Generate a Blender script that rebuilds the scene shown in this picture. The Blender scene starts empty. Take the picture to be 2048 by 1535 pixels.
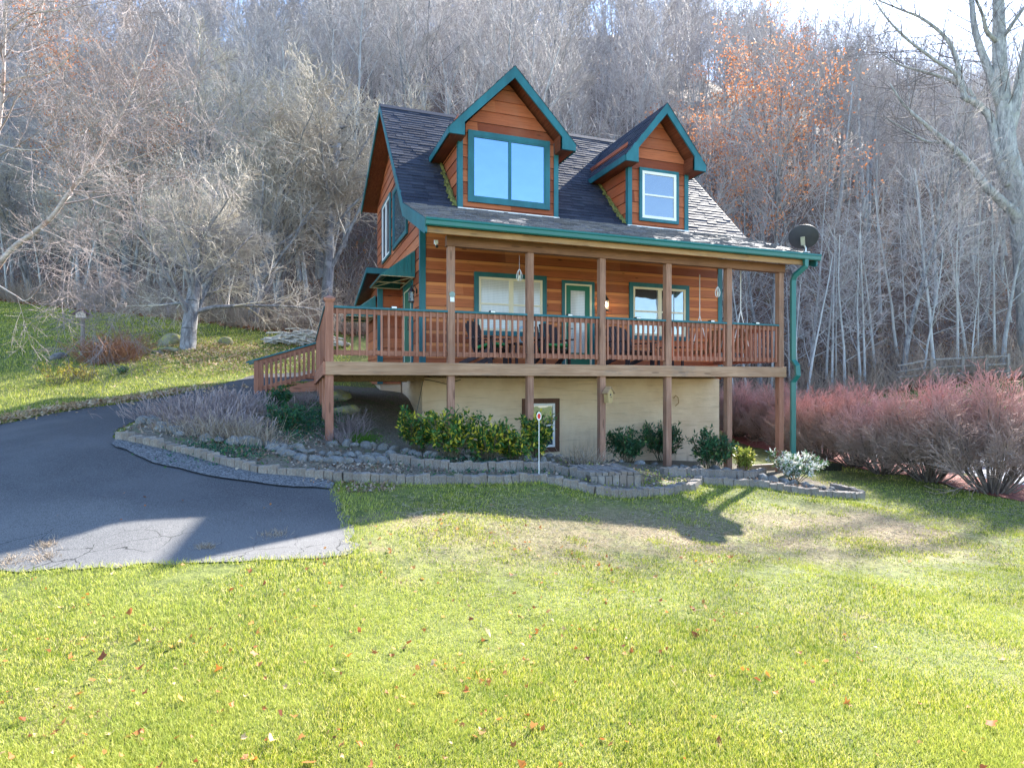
import bpy, math, random
import numpy as np
from mathutils import Vector, Matrix
PI = math.pi
R = math.radians
SC = bpy.context.scene
COL = SC.collection
random.seed(7)
RNG = np.random.default_rng(11)

# ------------------------------------------------------------------ materials
def srgb(*c):
    return tuple((x / 12.92 if x <= .04045 else ((x + .055) / 1.055) ** 2.4) for x in c)

class NT:
    def __init__(s, name):
        s.m = bpy.data.materials.new(name); s.m.use_nodes = True
        s.n = s.m.node_tree.nodes; s.l = s.m.node_tree.links
        s.b = s.n['Principled BSDF']; s.out = s.n['Material Output']
        s.b.inputs['Specular IOR Level'].default_value = .3
    def node(s, t, **kw):
        n = s.n.new(t)
        for k, v in kw.items():
            if k.startswith('i_'):
                key = k[2:]
                n.inputs[int(key) if key.isdigit() else key].default_value = v
            else: setattr(n, k, v)
        return n
    def link(s, a, b): s.l.new(a, b)
    def coords(s, scale=(1, 1, 1), kind='Object'):
        tc = s.node('ShaderNodeTexCoord'); mp = s.node('ShaderNodeMapping')
        mp.inputs['Scale'].default_value = scale
        s.link(tc.outputs[kind], mp.inputs['Vector']); return mp.outputs['Vector']
    def world(s, scale=(1, 1, 1)):
        g = s.node('ShaderNodeNewGeometry'); mp = s.node('ShaderNodeMapping')
        mp.inputs['Scale'].default_value = scale
        s.link(g.outputs['Position'], mp.inputs['Vector']); return mp.outputs['Vector']
    def noise(s, vec, scale, detail=4, rough=.6, dist=0):
        n = s.node('ShaderNodeTexNoise'); n.inputs['Scale'].default_value = scale
        n.inputs['Detail'].default_value = detail; n.inputs['Roughness'].default_value = rough
        n.inputs['Distortion'].default_value = dist
        if vec is not None: s.link(vec, n.inputs['Vector'])
        return n.outputs['Fac']
    def math(s, op, a, b=None, clamp=False):
        n = s.node('ShaderNodeMath', operation=op); n.use_clamp = clamp
        for i, x in enumerate((a, b)):
            if x is None: continue
            if isinstance(x, (int, float)): n.inputs[i].default_value = x
            else: s.link(x, n.inputs[i])
        return n.outputs[0]
    def ramp(s, fac, stops):
        n = s.node('ShaderNodeValToRGB'); e = n.color_ramp.elements
        while len(e) < len(stops): e.new(.5)
        for el, (p, c) in zip(e, stops):
            el.position = p; el.color = (*c, 1) if len(c) == 3 else c
        s.link(fac, n.inputs['Fac']); return n.outputs['Color']
    def mix(s, fac, a, b, mode='MIX'):
        n = s.node('ShaderNodeMix', data_type='RGBA', blend_type=mode)
        for i, x in ((0, fac), (6, a), (7, b)):
            if isinstance(x, (int, float)): n.inputs[i].default_value = x
            elif isinstance(x, tuple): n.inputs[i].default_value = (*x, 1)
            else: s.link(x, n.inputs[i])
        return n.outputs[2]
    def step(s, fac, lo, hi):
        n = s.node('ShaderNodeMapRange'); n.interpolation_type = 'SMOOTHSTEP'
        n.inputs['From Min'].default_value = lo; n.inputs['From Max'].default_value = hi
        s.link(fac, n.inputs['Value']); return n.outputs['Result']
    def color(s, c):
        if isinstance(c, tuple): s.b.inputs['Base Color'].default_value = (*c, 1)
        else: s.link(c, s.b.inputs['Base Color'])
    def bump(s, h, strength=.3, dist=.01):
        n = s.node('ShaderNodeBump'); n.inputs['Strength'].default_value = strength
        n.inputs['Distance'].default_value = dist; s.link(h, n.inputs['Height'])
        s.link(n.outputs['Normal'], s.b.inputs['Normal'])
    def translucent(s, colsock, fac):
        t = s.node('ShaderNodeBsdfTranslucent'); mx = s.node('ShaderNodeMixShader')
        mx.inputs[0].default_value = fac
        s.link(colsock, t.inputs['Color']); s.link(s.b.outputs[0], mx.inputs[1]); s.link(t.outputs[0], mx.inputs[2])
        s.link(mx.outputs[0], s.out.inputs['Surface'])

def simple(name, col, rough=.6, var=.25, scale=6, stretch=(1, 1, 1), bump=.15, bdist=.004, spec=.3, col2=None, objvar=0.0, metal=0):
    t = NT(name); v = t.coords(stretch)
    f = t.noise(v, scale, 5, .65)
    f2 = t.step(f, .25, .75)
    a = tuple(x * (1 - var) for x in col); b = col2 if col2 else tuple(min(1, x * (1 + var)) for x in col)
    c = t.mix(f2, a, b)
    if objvar:
        oi = t.node('ShaderNodeObjectInfo')
        c = t.mix(t.math('MULTIPLY', oi.outputs['Random'], objvar), c, (0, 0, 0))
    t.color(c); t.b.inputs['Roughness'].default_value = rough; t.b.inputs['Specular IOR Level'].default_value = spec
    t.b.inputs['Metallic'].default_value = metal
    if bump: t.bump(f, bump, bdist)
    return t.m

def wood(name, dark, light, axis='x', scale=1.0, rough=.65, knots=True, stain=None):
    """long grain along one object axis"""
    t = NT(name)
    st = {'x': (.6, 14, 14), 'y': (14, .6, 14), 'z': (14, 14, .6)}[axis]
    v = t.coords(tuple(x * scale for x in st))
    f = t.noise(v, 2.2, 6, .7, 1.2); g = t.noise(t.coords((1, 1, 1)), .9, 3)
    c = t.mix(t.step(f, .3, .72), dark, light)
    c = t.mix(t.math('MULTIPLY', t.step(g, .4, .7), .45), c, tuple(x * .55 for x in dark))
    if knots:
        vo = t.node('ShaderNodeTexVoronoi', feature='F1'); vo.inputs['Scale'].default_value = 1.0
        kv = t.coords({'x': (1.3, 7, 7), 'y': (7, 1.3, 7), 'z': (7, 7, 1.3)}[axis]); t.link(kv, vo.inputs['Vector'])
        k = t.step(vo.outputs['Distance'], .16, .1)
        c = t.mix(t.math('MULTIPLY', k, .6), c, tuple(x * .3 for x in dark))
    if stain:
        sv = t.noise(t.coords((.8, 3, 3)), 1.4, 5, .7)
        c = t.mix(t.math('MULTIPLY', t.step(sv, .52, .72), .75), c, stain)
    oi = t.node('ShaderNodeObjectInfo')
    c = t.mix(t.math('MULTIPLY', oi.outputs['Random'], .22), c, tuple(x * .5 for x in dark))
    t.color(c); t.b.inputs['Roughness'].default_value = rough; t.bump(f, .25, .003)
    return t.m

BOARD = .275
def siding_mat(name, stripe):
    t = NT(name)
    tc = t.node('ShaderNodeTexCoord'); sp = t.node('ShaderNodeSeparateXYZ'); t.link(tc.outputs['Object'], sp.inputs[0])
    ln = t.math('ADD', sp.outputs['X'], sp.outputs['Y'])
    zz = t.math('DIVIDE', t.math('SUBTRACT', sp.outputs['Z'], .396 - 40 * BOARD), BOARD)
    row = t.math('FLOOR', zz); fr = t.math('FRACT', zz)
    w0 = t.node('ShaderNodeTexWhiteNoise', noise_dimensions='1D'); t.link(row, w0.inputs['W'])
    seg = t.math('FLOOR', t.math('ADD', t.math('DIVIDE', ln, 3.1), t.math('MULTIPLY', w0.outputs['Value'], 7.3)))
    cb = t.node('ShaderNodeCombineXYZ'); t.link(row, cb.inputs[0]); t.link(seg, cb.inputs[1])
    w = t.node('ShaderNodeTexWhiteNoise', noise_dimensions='3D'); t.link(cb.outputs[0], w.inputs['Vector'])
    # grain: long along the board, shifted per board
    gv = t.node('ShaderNodeCombineXYZ')
    t.link(t.math('MULTIPLY', ln, 1.1), gv.inputs[0]); t.link(t.math('MULTIPLY', sp.outputs['Z'], 34), gv.inputs[1])
    t.link(t.math('MULTIPLY', w.outputs['Value'], 50), gv.inputs[2])
    g = t.noise(gv.outputs[0], 1.6, 6, .65, .8)
    c = t.ramp(w.outputs['Value'], [(0, (.25, .057, .021)), (.3, (.41, .108, .040)), (.65, (.52, .150, .058)), (1, (.61, .205, .085))])
    c = t.mix(t.math('MULTIPLY', t.step(g, .35, .75), .5), c, (.10, .022, .011))
    if stripe:
        sv = t.math('MULTIPLY', t.step(fr, .70, .745), t.math('ADD', .55, t.math('MULTIPLY', w.outputs['Value'], .4)))
        c = t.mix(sv, c, (.74, .28, .10))
    vo = t.node('ShaderNodeTexVoronoi', feature='F1'); vo.inputs['Scale'].default_value = 1
    kv = t.node('ShaderNodeCombineXYZ'); t.link(t.math('MULTIPLY', ln, 1.6), kv.inputs[0]); t.link(t.math('MULTIPLY', sp.outputs['Z'], 5.5), kv.inputs[1])
    t.link(kv.outputs[0], vo.inputs['Vector'])
    c = t.mix(t.math('MULTIPLY', t.step(vo.outputs['Distance'], .13, .06), .7), c, (.05, .014, .008))
    bl = t.noise(t.coords((.7, .7, .7)), 1.1, 4, .6)
    c = t.mix(t.math('MULTIPLY', t.step(bl, .45, .75), .35), c, (.40, .20, .13))
    c = t.mix(t.step(fr, .03, .012), c, (.03, .01, .006))
    t.color(c); t.b.inputs['Roughness'].default_value = .6; t.bump(g, .2, .003)
    return t.m

def twig_mat(name, a, b, rough=.75, scale=1.2, zred=None):
    t = NT(name); f = t.noise(t.coords((1, 1, 1)), scale, 4)
    c = t.mix(t.step(f, .3, .7), a, b)
    oi = t.node('ShaderNodeObjectInfo')
    c = t.mix(t.math('MULTIPLY', oi.outputs['Random'], .55), c, tuple(x * .45 for x in a))
    t.color(c); t.b.inputs['Roughness'].default_value = rough; t.b.inputs['Specular IOR Level'].default_value = .25
    return t.m

def bark_mat(name, a, b, patch=None, vs=(9, 9, 1.6)):
    t = NT(name); f = t.noise(t.coords(vs), 1.5, 6, .7, .6)
    c = t.mix(t.step(f, .35, .68), a, b)
    if patch:
        p = t.noise(t.coords((1.2, 1.2, .9)), 2.2, 4)
        c = t.mix(t.math('MULTIPLY', t.step(p, .5, .62), .8), c, patch)
    oi = t.node('ShaderNodeObjectInfo')
    c = t.mix(t.math('MULTIPLY', oi.outputs['Random'], .4), c, tuple(x * .5 for x in a))
    t.color(c); t.b.inputs['Roughness'].default_value = .85; t.bump(f, .6, .02)
    return t.m

def leaf_mat(name, stops, trans=.35, rough=.5):
    t = NT(name); g = t.node('ShaderNodeNewGeometry')
    c = t.ramp(g.outputs['Random Per Island'], stops)
    t.color(c); t.b.inputs['Roughness'].default_value = rough
    t.translucent(c, trans); return t.m

def glass_mat(name, tint, refl=.5, base=(.02, .03, .04), rough=.02):
    """a window pane: dark room behind, a clear reflection on top"""
    t = NT(name)
    t.color(base); t.b.inputs['Roughness'].default_value = .3
    gl = t.node('ShaderNodeBsdfGlossy'); gl.inputs['Color'].default_value = (*tint, 1); gl.inputs['Roughness'].default_value = rough
    mx = t.node('ShaderNodeMixShader'); mx.inputs[0].default_value = refl
    bp = t.node('ShaderNodeBump'); bp.inputs['Strength'].default_value = .25; bp.inputs['Distance'].default_value = .02; t.link(t.noise(t.coords((1, 1, 1)), 1.6, 2), bp.inputs['Height']); t.link(bp.outputs[0], gl.inputs['Normal'])
    t.link(t.b.outputs[0], mx.inputs[1]); t.link(gl.outputs[0], mx.inputs[2]); t.link(mx.outputs[0], t.out.inputs['Surface'])
    return t.m

# ------------------------------------------------------------------ mesh building
def np_mesh(name, V, F):
    """V (n,3) array, F (m,k) array with constant k"""
    V = np.ascontiguousarray(V, dtype=np.float32); F = np.ascontiguousarray(F, dtype=np.int32)
    me = bpy.data.meshes.new(name)
    me.vertices.add(len(V)); me.vertices.foreach_set('co', V.ravel())
    k = F.shape[1]
    me.loops.add(F.size); me.loops.foreach_set('vertex_index', F.ravel())
    me.polygons.add(len(F)); me.polygons.foreach_set('loop_start', np.arange(len(F), dtype=np.int32) * k)
    me.update(calc_edges=True); return me

def link(name, me, mat, parent=None):
    if mat is not None and len(me.materials) == 0: me.materials.append(mat)
    o = bpy.data.objects.new(name, me); COL.objects.link(o)
    if parent is not None: o.parent = parent
    return o

def tag(o, label=None, cat=None, group=None, kind=None):
    if label: o['label'] = label
    if cat: o['category'] = cat
    if group: o['group'] = group
    if kind: o['kind'] = kind
    return o

def thing(name, label, cat, loc=(0, 0, 0), rz=0, group=None):
    o = bpy.data.objects.new(name, None); COL.objects.link(o)
    o.empty_display_size = .2
    o.location = loc; o.rotation_euler = (0, 0, rz)
    return tag(o, label, cat, group)

def dup(root, loc=None, rz=None, scale=None, label=None, group=None):
    r = root.copy(); COL.objects.link(r)
    if loc is not None: r.location = loc
    if rz is not None: r.rotation_euler = (0, 0, rz)
    if scale is not None: r.scale = (scale, scale, scale) if isinstance(scale, (int, float)) else scale
    if label: r['label'] = label
    if group: r['group'] = group
    for ch in root.children:
        c = ch.copy(); COL.objects.link(c); c.parent = r
        for g in ch.children:
            d = g.copy(); COL.objects.link(d); d.parent = c
    return r

class MB:
    def __init__(s): s.v = []; s.f = []
    def add(s, vs, fs):
        n = len(s.v); s.v += [tuple(p) for p in vs]; s.f += [tuple(i + n for i in f) for f in fs]; return s
    def box(s, x0, x1, y0, y1, z0, z1):
        return s.add([(x0, y0, z0), (x1, y0, z0), (x1, y1, z0), (x0, y1, z0), (x0, y0, z1), (x1, y0, z1), (x1, y1, z1), (x0, y1, z1)],
                     [(3, 2, 1, 0), (4, 5, 6, 7), (0, 1, 5, 4), (1, 2, 6, 5), (2, 3, 7, 6), (3, 0, 4, 7)])
    def beam(s, p, q, w, d, up=(0, 0, 1)):
        """box from p to q, w across, d along up"""
        p = Vector(p); q = Vector(q); a = (q - p).normalized(); u = Vector(up)
        sx = a.cross(u); sx = sx.normalized() if sx.length > 1e-6 else Vector((1, 0, 0)); u = sx.cross(a).normalized()
        c = [(-1, -1), (1, -1), (1, 1), (-1, 1)]
        vs = [b + sx * (w / 2 * i) + u * (d / 2 * j) for b in (p, q) for i, j in c]
        return s.add(vs, [(0, 1, 2, 3), (7, 6, 5, 4), (0, 4, 5, 1), (1, 5, 6, 2), (2, 6, 7, 3), (3, 7, 4, 0)])
    def prism(s, poly, axis, a0, a1):
        """2-D polygon extruded along an axis; poly in the two other axes (x:(y,z) y:(x,z) z:(x,y))"""
        def P(q, a):
            return (a, q[0], q[1]) if axis == 'x' else (q[0], a, q[1]) if axis == 'y' else (q[0], q[1], a)
        n = len(poly); vs = [P(q, a0) for q in poly] + [P(q, a1) for q in poly]
        fs = [tuple(range(n)), tuple(range(2 * n - 1, n - 1, -1))] + [(i, i + n, (i + 1) % n + n, (i + 1) % n) for i in range(n)]
        return s.add(vs, fs)
    def tube(s, path, radii, n=8, cap=True, sq=None):
        path = [Vector(p) for p in path]; m = len(path)
        if isinstance(radii, (int, float)): radii = [radii] * m
        rings = []; prev = None
        for i, p in enumerate(path):
            d = (path[min(i + 1, m - 1)] - path[max(i - 1, 0)])
            d = d.normalized() if d.length > 1e-9 else Vector((0, 0, 1))
            if prev is None:
                ref = Vector((0, 1, 0)) if abs(d.y) < .9 else Vector((1, 0, 0)); u = (ref - d * ref.dot(d)).normalized()
            else: u = (prev - d * prev.dot(d)).normalized()
            prev = u; w = d.cross(u)
            if sq:   # rectangular section, sq=(half along u, half along w)
                rings.append([p + u * sq[0] * a + w * sq[1] * b for a, b in ((1, 1), (-1, 1), (-1, -1), (1, -1))])
            else: rings.append([p + (u * math.cos(2 * PI * k / n) + w * math.sin(2 * PI * k / n)) * radii[i] for k in range(n)])
        if sq: n = 4
        vs = [q for r in rings for q in r]; fs = []
        for i in range(m - 1):
            for k in range(n): fs.append((i * n + k, i * n + (k + 1) % n, (i + 1) * n + (k + 1) % n, (i + 1) * n + k))
        if cap: fs += [tuple(range(n - 1, -1, -1)), tuple((m - 1) * n + k for k in range(n))]
        return s.add(vs, fs)
    def lathe(s, prof, n=16, at=(0, 0, 0)):
        vs = [(at[0] + r * math.cos(2 * PI * k / n), at[1] + r * math.sin(2 * PI * k / n), at[2] + z) for r, z in prof for k in range(n)]
        fs = [(i * n + k, i * n + (k + 1) % n, (i + 1) * n + (k + 1) % n, (i + 1) * n + k) for i in range(len(prof) - 1) for k in range(n)]
        return s.add(vs, fs)
    def build(s, name, mat, parent=None, bevel=0, smooth=False):
        me = bpy.data.meshes.new(name); me.from_pydata(s.v, [], s.f); me.update()
        if smooth:
            me.polygons.foreach_set('use_smooth', [True] * len(me.polygons))
        o = link(name, me, mat, parent)
        if bevel:
            b = o.modifiers.new('edge', 'BEVEL'); b.width = bevel; b.segments = 2; b.limit_method = 'ANGLE'
        return o

def seg_tubes(P0, P1, R0, R1, n):
    P0 = np.asarray(P0, float); P1 = np.asarray(P1, float); R0 = np.asarray(R0)[:, None, None]; R1 = np.asarray(R1)[:, None, None]
    d = P1 - P0; L = np.linalg.norm(d, axis=1, keepdims=True); d = d / np.maximum(L, 1e-9)
    ref = np.where(np.abs(d[:, 2:3]) > .9, np.array([[1., 0, 0]]), np.array([[0, 0, 1.]]))
    u = np.cross(d, ref); u /= np.linalg.norm(u, axis=1, keepdims=True); w = np.cross(d, u)
    a = np.arange(n) * 2 * PI / n
    ring = u[:, None, :] * np.cos(a)[None, :, None] + w[:, None, :] * np.sin(a)[None, :, None]
    A = P0[:, None, :] + ring * R0; B = P1[:, None, :] + ring * R1
    V = np.concatenate([A, B], axis=1).reshape(-1, 3)
    k = np.arange(n); k2 = (k + 1) % n
    F = np.stack([k, k2, k2 + n, k + n], 1)[None] + (np.arange(len(P0)) * 2 * n)[:, None, None]
    return V, F.reshape(-1, 4)

def leaf_tris(C, D, N, L, W, fold=.25):
    """folded diamond leaves: centre base C, direction D, normal N"""
    C = np.asarray(C, float); D = D / np.linalg.norm(D, axis=1, keepdims=True)
    S = np.cross(D, N); S /= np.maximum(np.linalg.norm(S, axis=1, keepdims=True), 1e-9); U = np.cross(S, D)
    L = np.broadcast_to(np.asarray(L, float), (len(C),))[:, None]; W = np.broadcast_to(np.asarray(W, float), (len(C),))[:, None]
    a = C; b = C + D * L; m = C + D * L * .45
    l = m + S * W * .5 + U * W * fold; r = m - S * W * .5 + U * W * fold
    V = np.stack([a, l, b, r], 1).reshape(-1, 3); i = np.arange(len(C)) * 4
    F = np.concatenate([np.stack([i, i + 1, i + 2], 1), np.stack([i, i + 2, i + 3], 1)])
    return V, F

def rand_dirs(n, rng, up=0.0):
    v = rng.normal(size=(n, 3)); v /= np.linalg.norm(v, axis=1, keepdims=True); v[:, 2] += up
    return v / np.linalg.norm(v, axis=1, keepdims=True)

def rock_mesh(name, seed, flat=.7):
    import bmesh
    bm = bmesh.new(); bmesh.ops.create_icosphere(bm, subdivisions=3, radius=1)
    r = random.Random(seed); offs = [(Vector((r.gauss(0, 1), r.gauss(0, 1), r.gauss(0, 1))).normalized(), r.uniform(.55, .95)) for _ in range(9)]
    from mathutils import noise as mn
    for v in bm.verts:
        p = v.co.copy()
        for n, d in offs:
            e = p.dot(n) - d
            if e > 0: p -= n * e * .85
        p += p.normalized() * .1 * mn.noise(p * 2.2 + Vector((seed, 0, 0)))
        v.co = Vector((p.x, p.y * .8, p.z * flat))
    me = bpy.data.meshes.new(name); bm.to_mesh(me); bm.free()
    me.polygons.foreach_set('use_smooth', [True] * len(me.polygons)); return me

# ------------------------------------------------------------------ camera model (eye at the origin, level) and terrain
FPX = 1216.0
P0 = Vector((-3.28, 10.70, 0.0)); YAW = math.atan2(.3443, .9388)
cs, sn = math.cos(YAW), math.sin(YAW)
def H(t, v, z=0.0): return Vector((P0.x + cs * t - sn * v, P0.y + sn * t + cs * v, z))
def at_depth(px, py, y): return Vector(((px - 1024) / FPX * y, y, -(py - 767.5) / FPX * y))

CP = [(0, 0, -1.66), (-5, 0, -1.68), (6, 0, -1.95), (0, 2.5, -1.66), (-4.4, 5.2, -1.6), (-1.45, 5.5, -1.55), (3, 6, -1.93), (8, 6, -2.18), (3.3, 8.3, -2.05), (1.2, 7.4, -1.82), (5.2, 8.6, -2.16), (0, 5, -1.73),
      (0, -12, -1.7), (-20, -12, -1.9), (20, -12, -2.1), (-12, 0, -1.55), (14, 0, -2.3), (20, 6, -2.3),
      (-9.1, 10.8, -.73), (-8.4, 12.4, -.48), (-7.4, 13.6, -.28), (-5.9, 14, -.2), (-12.9, 18.2, .8), (-10.7, 20, 1.16), (-35, 42, 5.8),
      (-10.8, 25, 2.2), (-3, 27, 2.0), (0, 31, 1.9), (-12, 6, -1.35), (-10, 8.6, -1.02), (-20, 12, -.6), (-20, 5, -1.4), (-24, 26, 2.3), (-35, 20, .9), (-45, 45, 6.2),
      (9.6, 12.3, -2.15), (9.6, 18, -2.2), (9.6, 26, -1.9), (14, 14, -2.2), (14, 22, -1.9), (18, 26, -.7), (22, 30, .3), (25, 40, 1.6), (32, 45, 1.9), (13, 34, -.9),
      (8, 34, -.4), (40, 50, 2.2), (45, 20, -1.5), (30, 10, -2.3), (22, 20, -1.8)]
for t, v, z in [(0, -2.8, -1.30), (1.2, -2.8, -1.36), (2.6, -2.8, -1.42), (3.6, -2.8, -1.49), (5, -2.9, -1.68), (7, -2.9, -1.90), (9.1, -3, -2.10), (11, -3, -2.15),
                (-1.5, -2.2, -1.05), (-2.6, -1.2, -.80), (-3, .6, -.6),
                (0, 0, -1.0), (1.2, 0, -1.1), (2.3, 0, -1.2), (5.5, 0, -1.6), (8, 0, -1.88), (10.3, 0, -2.1),
                (0, 1.1, -.72), (0, 2.2, -.46), (0, 3.3, -.3), (0, 4.5, -.12), (1.2, 2.4, -.62), (1.2, 4.2, -.25), (2.1, 2.3, -1.0), (2.1, 4, -.4),
                (5, 2.44, -1.76), (8.9, 2.44, -2.05), (10.6, 3, -2.12), (10.8, 9, -1.9), (13, 3, -2.2), (0, 9, .4), (5, 11, .8)]:
    p = H(t, v); CP.append((p.x, p.y, z))
CP = np.array(CP)
def _phi(r2): return np.where(r2 > 1e-9, .5 * r2 * np.log(np.maximum(r2, 1e-9)), 0)
_n = len(CP); _d2 = ((CP[:, None, :2] - CP[None, :, :2]) ** 2).sum(-1)
_A = np.zeros((_n + 3, _n + 3)); _A[:_n, :_n] = _phi(_d2) + np.eye(_n) * .02
_A[:_n, _n] = 1; _A[:_n, _n + 1:] = CP[:, :2]; _A[_n:, :_n] = _A[:_n, _n:].T
_W = np.linalg.solve(_A, np.concatenate([CP[:, 2], [0, 0, 0]]))
def rbf(x, y):
    x = np.clip(np.asarray(x, float), -45, 45); y = np.clip(np.asarray(y, float), -12, 50)
    out = np.zeros(x.shape); fx = x.ravel(); fy = y.ravel(); res = np.empty(len(fx))
    for i in range(0, len(fx), 20000):
        a = fx[i:i + 20000]; b = fy[i:i + 20000]
        r2 = (a[:, None] - CP[None, :, 0]) ** 2 + (b[:, None] - CP[None, :, 1]) ** 2
        res[i:i + 20000] = _phi(r2) @ _W[:_n] + _W[_n] + _W[_n + 1] * a + _W[_n + 2] * b
    return res.reshape(x.shape)
_EX = [-80, -45, -35, -22, -11, -6, -2, 5, 12, 20, 28, 40, 60, 120]; _EY = [50, 46, 42, 33, 25.5, 25.5, 28, 31, 31, 29, 30, 36, 46, 60]
def edge_y(x): return np.interp(x, _EX, _EY)
def rise_max(x): return np.interp(x, [-90, -30, 5, 25, 50, 90], [155, 155, 158, 150, 122, 84])
def ground(x, y):
    x = np.asarray(x, float); y = np.asarray(y, float)
    ye = edge_y(x); d = np.maximum(y - ye, 0)
    z = rbf(x, np.minimum(y, ye))
    dm = rise_max(x); dd = np.minimum(d, dm)
    h = .70 * (dd - 4 * (1 - np.exp(-dd / 4)))
    lump = np.minimum(d / 12, 1) * (1.3 * np.sin(x * .17 + y * .05) + .8 * np.sin(x * .31 - y * .13 + 1.7))
    return z + h - np.maximum(d - dm, 0) * .35 + lump + .03 * np.sin(x * 1.9) * np.sin(y * 1.7) * (d <= 0)
def gz(x, y): return float(ground(np.array([x]), np.array([y]))[0])
def px2g(px, py, lift=0.0):
    k = (px - 1024) / FPX; m = (py - 767.5) / FPX
    ys = np.arange(1.8, 130, .02); g = ground(k * ys, ys); hit = np.nonzero(-m * ys <= g)[0]
    y = ys[hit[0]] if len(hit) else 60.0
    return Vector((k * y, y, gz(k * y, y) + lift))
def resample(path, step):
    out = []; acc = 0.0
    for a, b in zip(path[:-1], path[1:]):
        L = (b - a).length
        while acc <= L:
            out.append(a.lerp(b, acc / L)); acc += step
        acc -= L
    return out
def in_poly(x, y, poly):
    x = np.asarray(x); y = np.asarray(y); c = np.zeros(x.shape, bool); j = len(poly) - 1
    for i in range(len(poly)):
        xi, yi = poly[i][0], poly[i][1]; xj, yj = poly[j][0], poly[j][1]
        k = ((yi > y) != (yj > y)) & (x < (xj - xi) * (y - yi) / ((yj - yi) or 1e-9) + xi); c ^= k; j = i
    return c
# ------------------------------------------------------------------ camera, sky, sun
cam = bpy.data.cameras.new('camera'); co = bpy.data.objects.new('camera', cam); COL.objects.link(co); SC.camera = co
cam.sensor_fit = 'HORIZONTAL'; cam.sensor_width = 36; cam.lens = 36 * FPX / 2048
co.rotation_euler = (PI / 2, 0, 0); cam.clip_end = 3000; cam.clip_start = .05
SUN_AZ, SUN_EL = 34.6, 35.2          # degrees to the right of the view axis, elevation
w = bpy.data.worlds.new('World'); SC.world = w; w.use_nodes = True
sky = w.node_tree.nodes.new('ShaderNodeTexSky'); sky.sky_type = 'NISHITA'; sky.sun_disc = False
sky.sun_elevation = R(SUN_EL); sky.sun_rotation = R(SUN_AZ); sky.air_density = 1.0; sky.dust_density = .25; sky.ozone_density = 3.2
bg = w.node_tree.nodes['Background']; bg.inputs['Strength'].default_value = .115
w.node_tree.links.new(sky.outputs[0], bg.inputs[0])
sl = bpy.data.lights.new('sun', 'SUN'); sl.energy = 5.0; sl.angle = R(.55); sl.color = (1, .945, .86)
so = bpy.data.objects.new('sun', sl); COL.objects.link(so)
sdir = Vector((math.sin(R(SUN_AZ)) * math.cos(R(SUN_EL)), math.cos(R(SUN_AZ)) * math.cos(R(SUN_EL)), math.sin(R(SUN_EL))))
so.rotation_euler = sdir.to_track_quat('Z', 'Y').to_euler(); so.location = sdir * 60
SC.view_settings.view_transform = 'Standard'; SC.view_settings.look = 'None'; SC.view_settings.exposure = 2.25; SC.view_settings.gamma = 1
SC.cycles.use_denoising = True; SC.cycles.max_bounces = 6; SC.cycles.diffuse_bounces = 3; SC.cycles.glossy_bounces = 3
SC.cycles.transparent_max_bounces = 12; SC.cycles.transmission_bounces = 6
SC.cycles.use_adaptive_sampling = True; SC.cycles.adaptive_threshold = .012

# ------------------------------------------------------------------ setting materials
def lawn_mat():
    t = NT('lawn'); p = t.world()
    n1 = t.noise(p, .55, 5, .65); n2 = t.noise(p, 9, 5, .7); n3 = t.noise(p, 45, 3, .7)
    g = t.mix(t.step(n2, .3, .7), (.065, .085, .02), (.19, .21, .05))
    s = t.mix(t.step(n3, .3, .7), (.13, .095, .055), (.34, .265, .155))
    sep = t.node('ShaderNodeSeparateXYZ'); t.link(p, sep.inputs[0])
    # the worn strip of bare, straw-coloured turf in front of the garden border and by the drive
    vv = t.math('ADD', t.math('MULTIPLY', t.math('ADD', sep.outputs['X'], 3.28), -.3443), t.math('MULTIPLY', t.math('SUBTRACT', sep.outputs['Y'], 10.7), .9388))
    dst = t.math('ABSOLUTE', t.math('ADD', vv, 4.7))
    band = t.math('MULTIPLY', t.step(dst, 1.7, .3), t.math('MULTIPLY', t.step(sep.outputs['X'], 6.9, 5.6), t.step(sep.outputs['X'], -2.5, 2.0)))
    dry = t.math('ADD', t.step(n1, .56, .70), t.math('MULTIPLY', band, t.step(n1, .32, .52)), clamp=True)
    dry = t.math('MULTIPLY', dry, t.step(n2, .2, .55))
    t.color(t.mix(dry, g, s)); t.b.inputs['Roughness'].default_value = .9; t.bump(n3, .6, .03)
    return t.m
def litter_mat():
    t = NT('leaf_litter'); p = t.world()
    n = t.noise(p, 1.3, 6, .75); n2 = t.noise(p, 14, 4, .7)
    c = t.mix(t.step(n2, .3, .7), (.055, .037, .033), (.21, .13, .10))
    c = t.mix(t.math('MULTIPLY', t.step(n, .5, .7), .6), c, (.12, .13, .05))
    t.color(c); t.b.inputs['Roughness'].default_value = .9; t.bump(n2, .8, .08); return t.m
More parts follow.
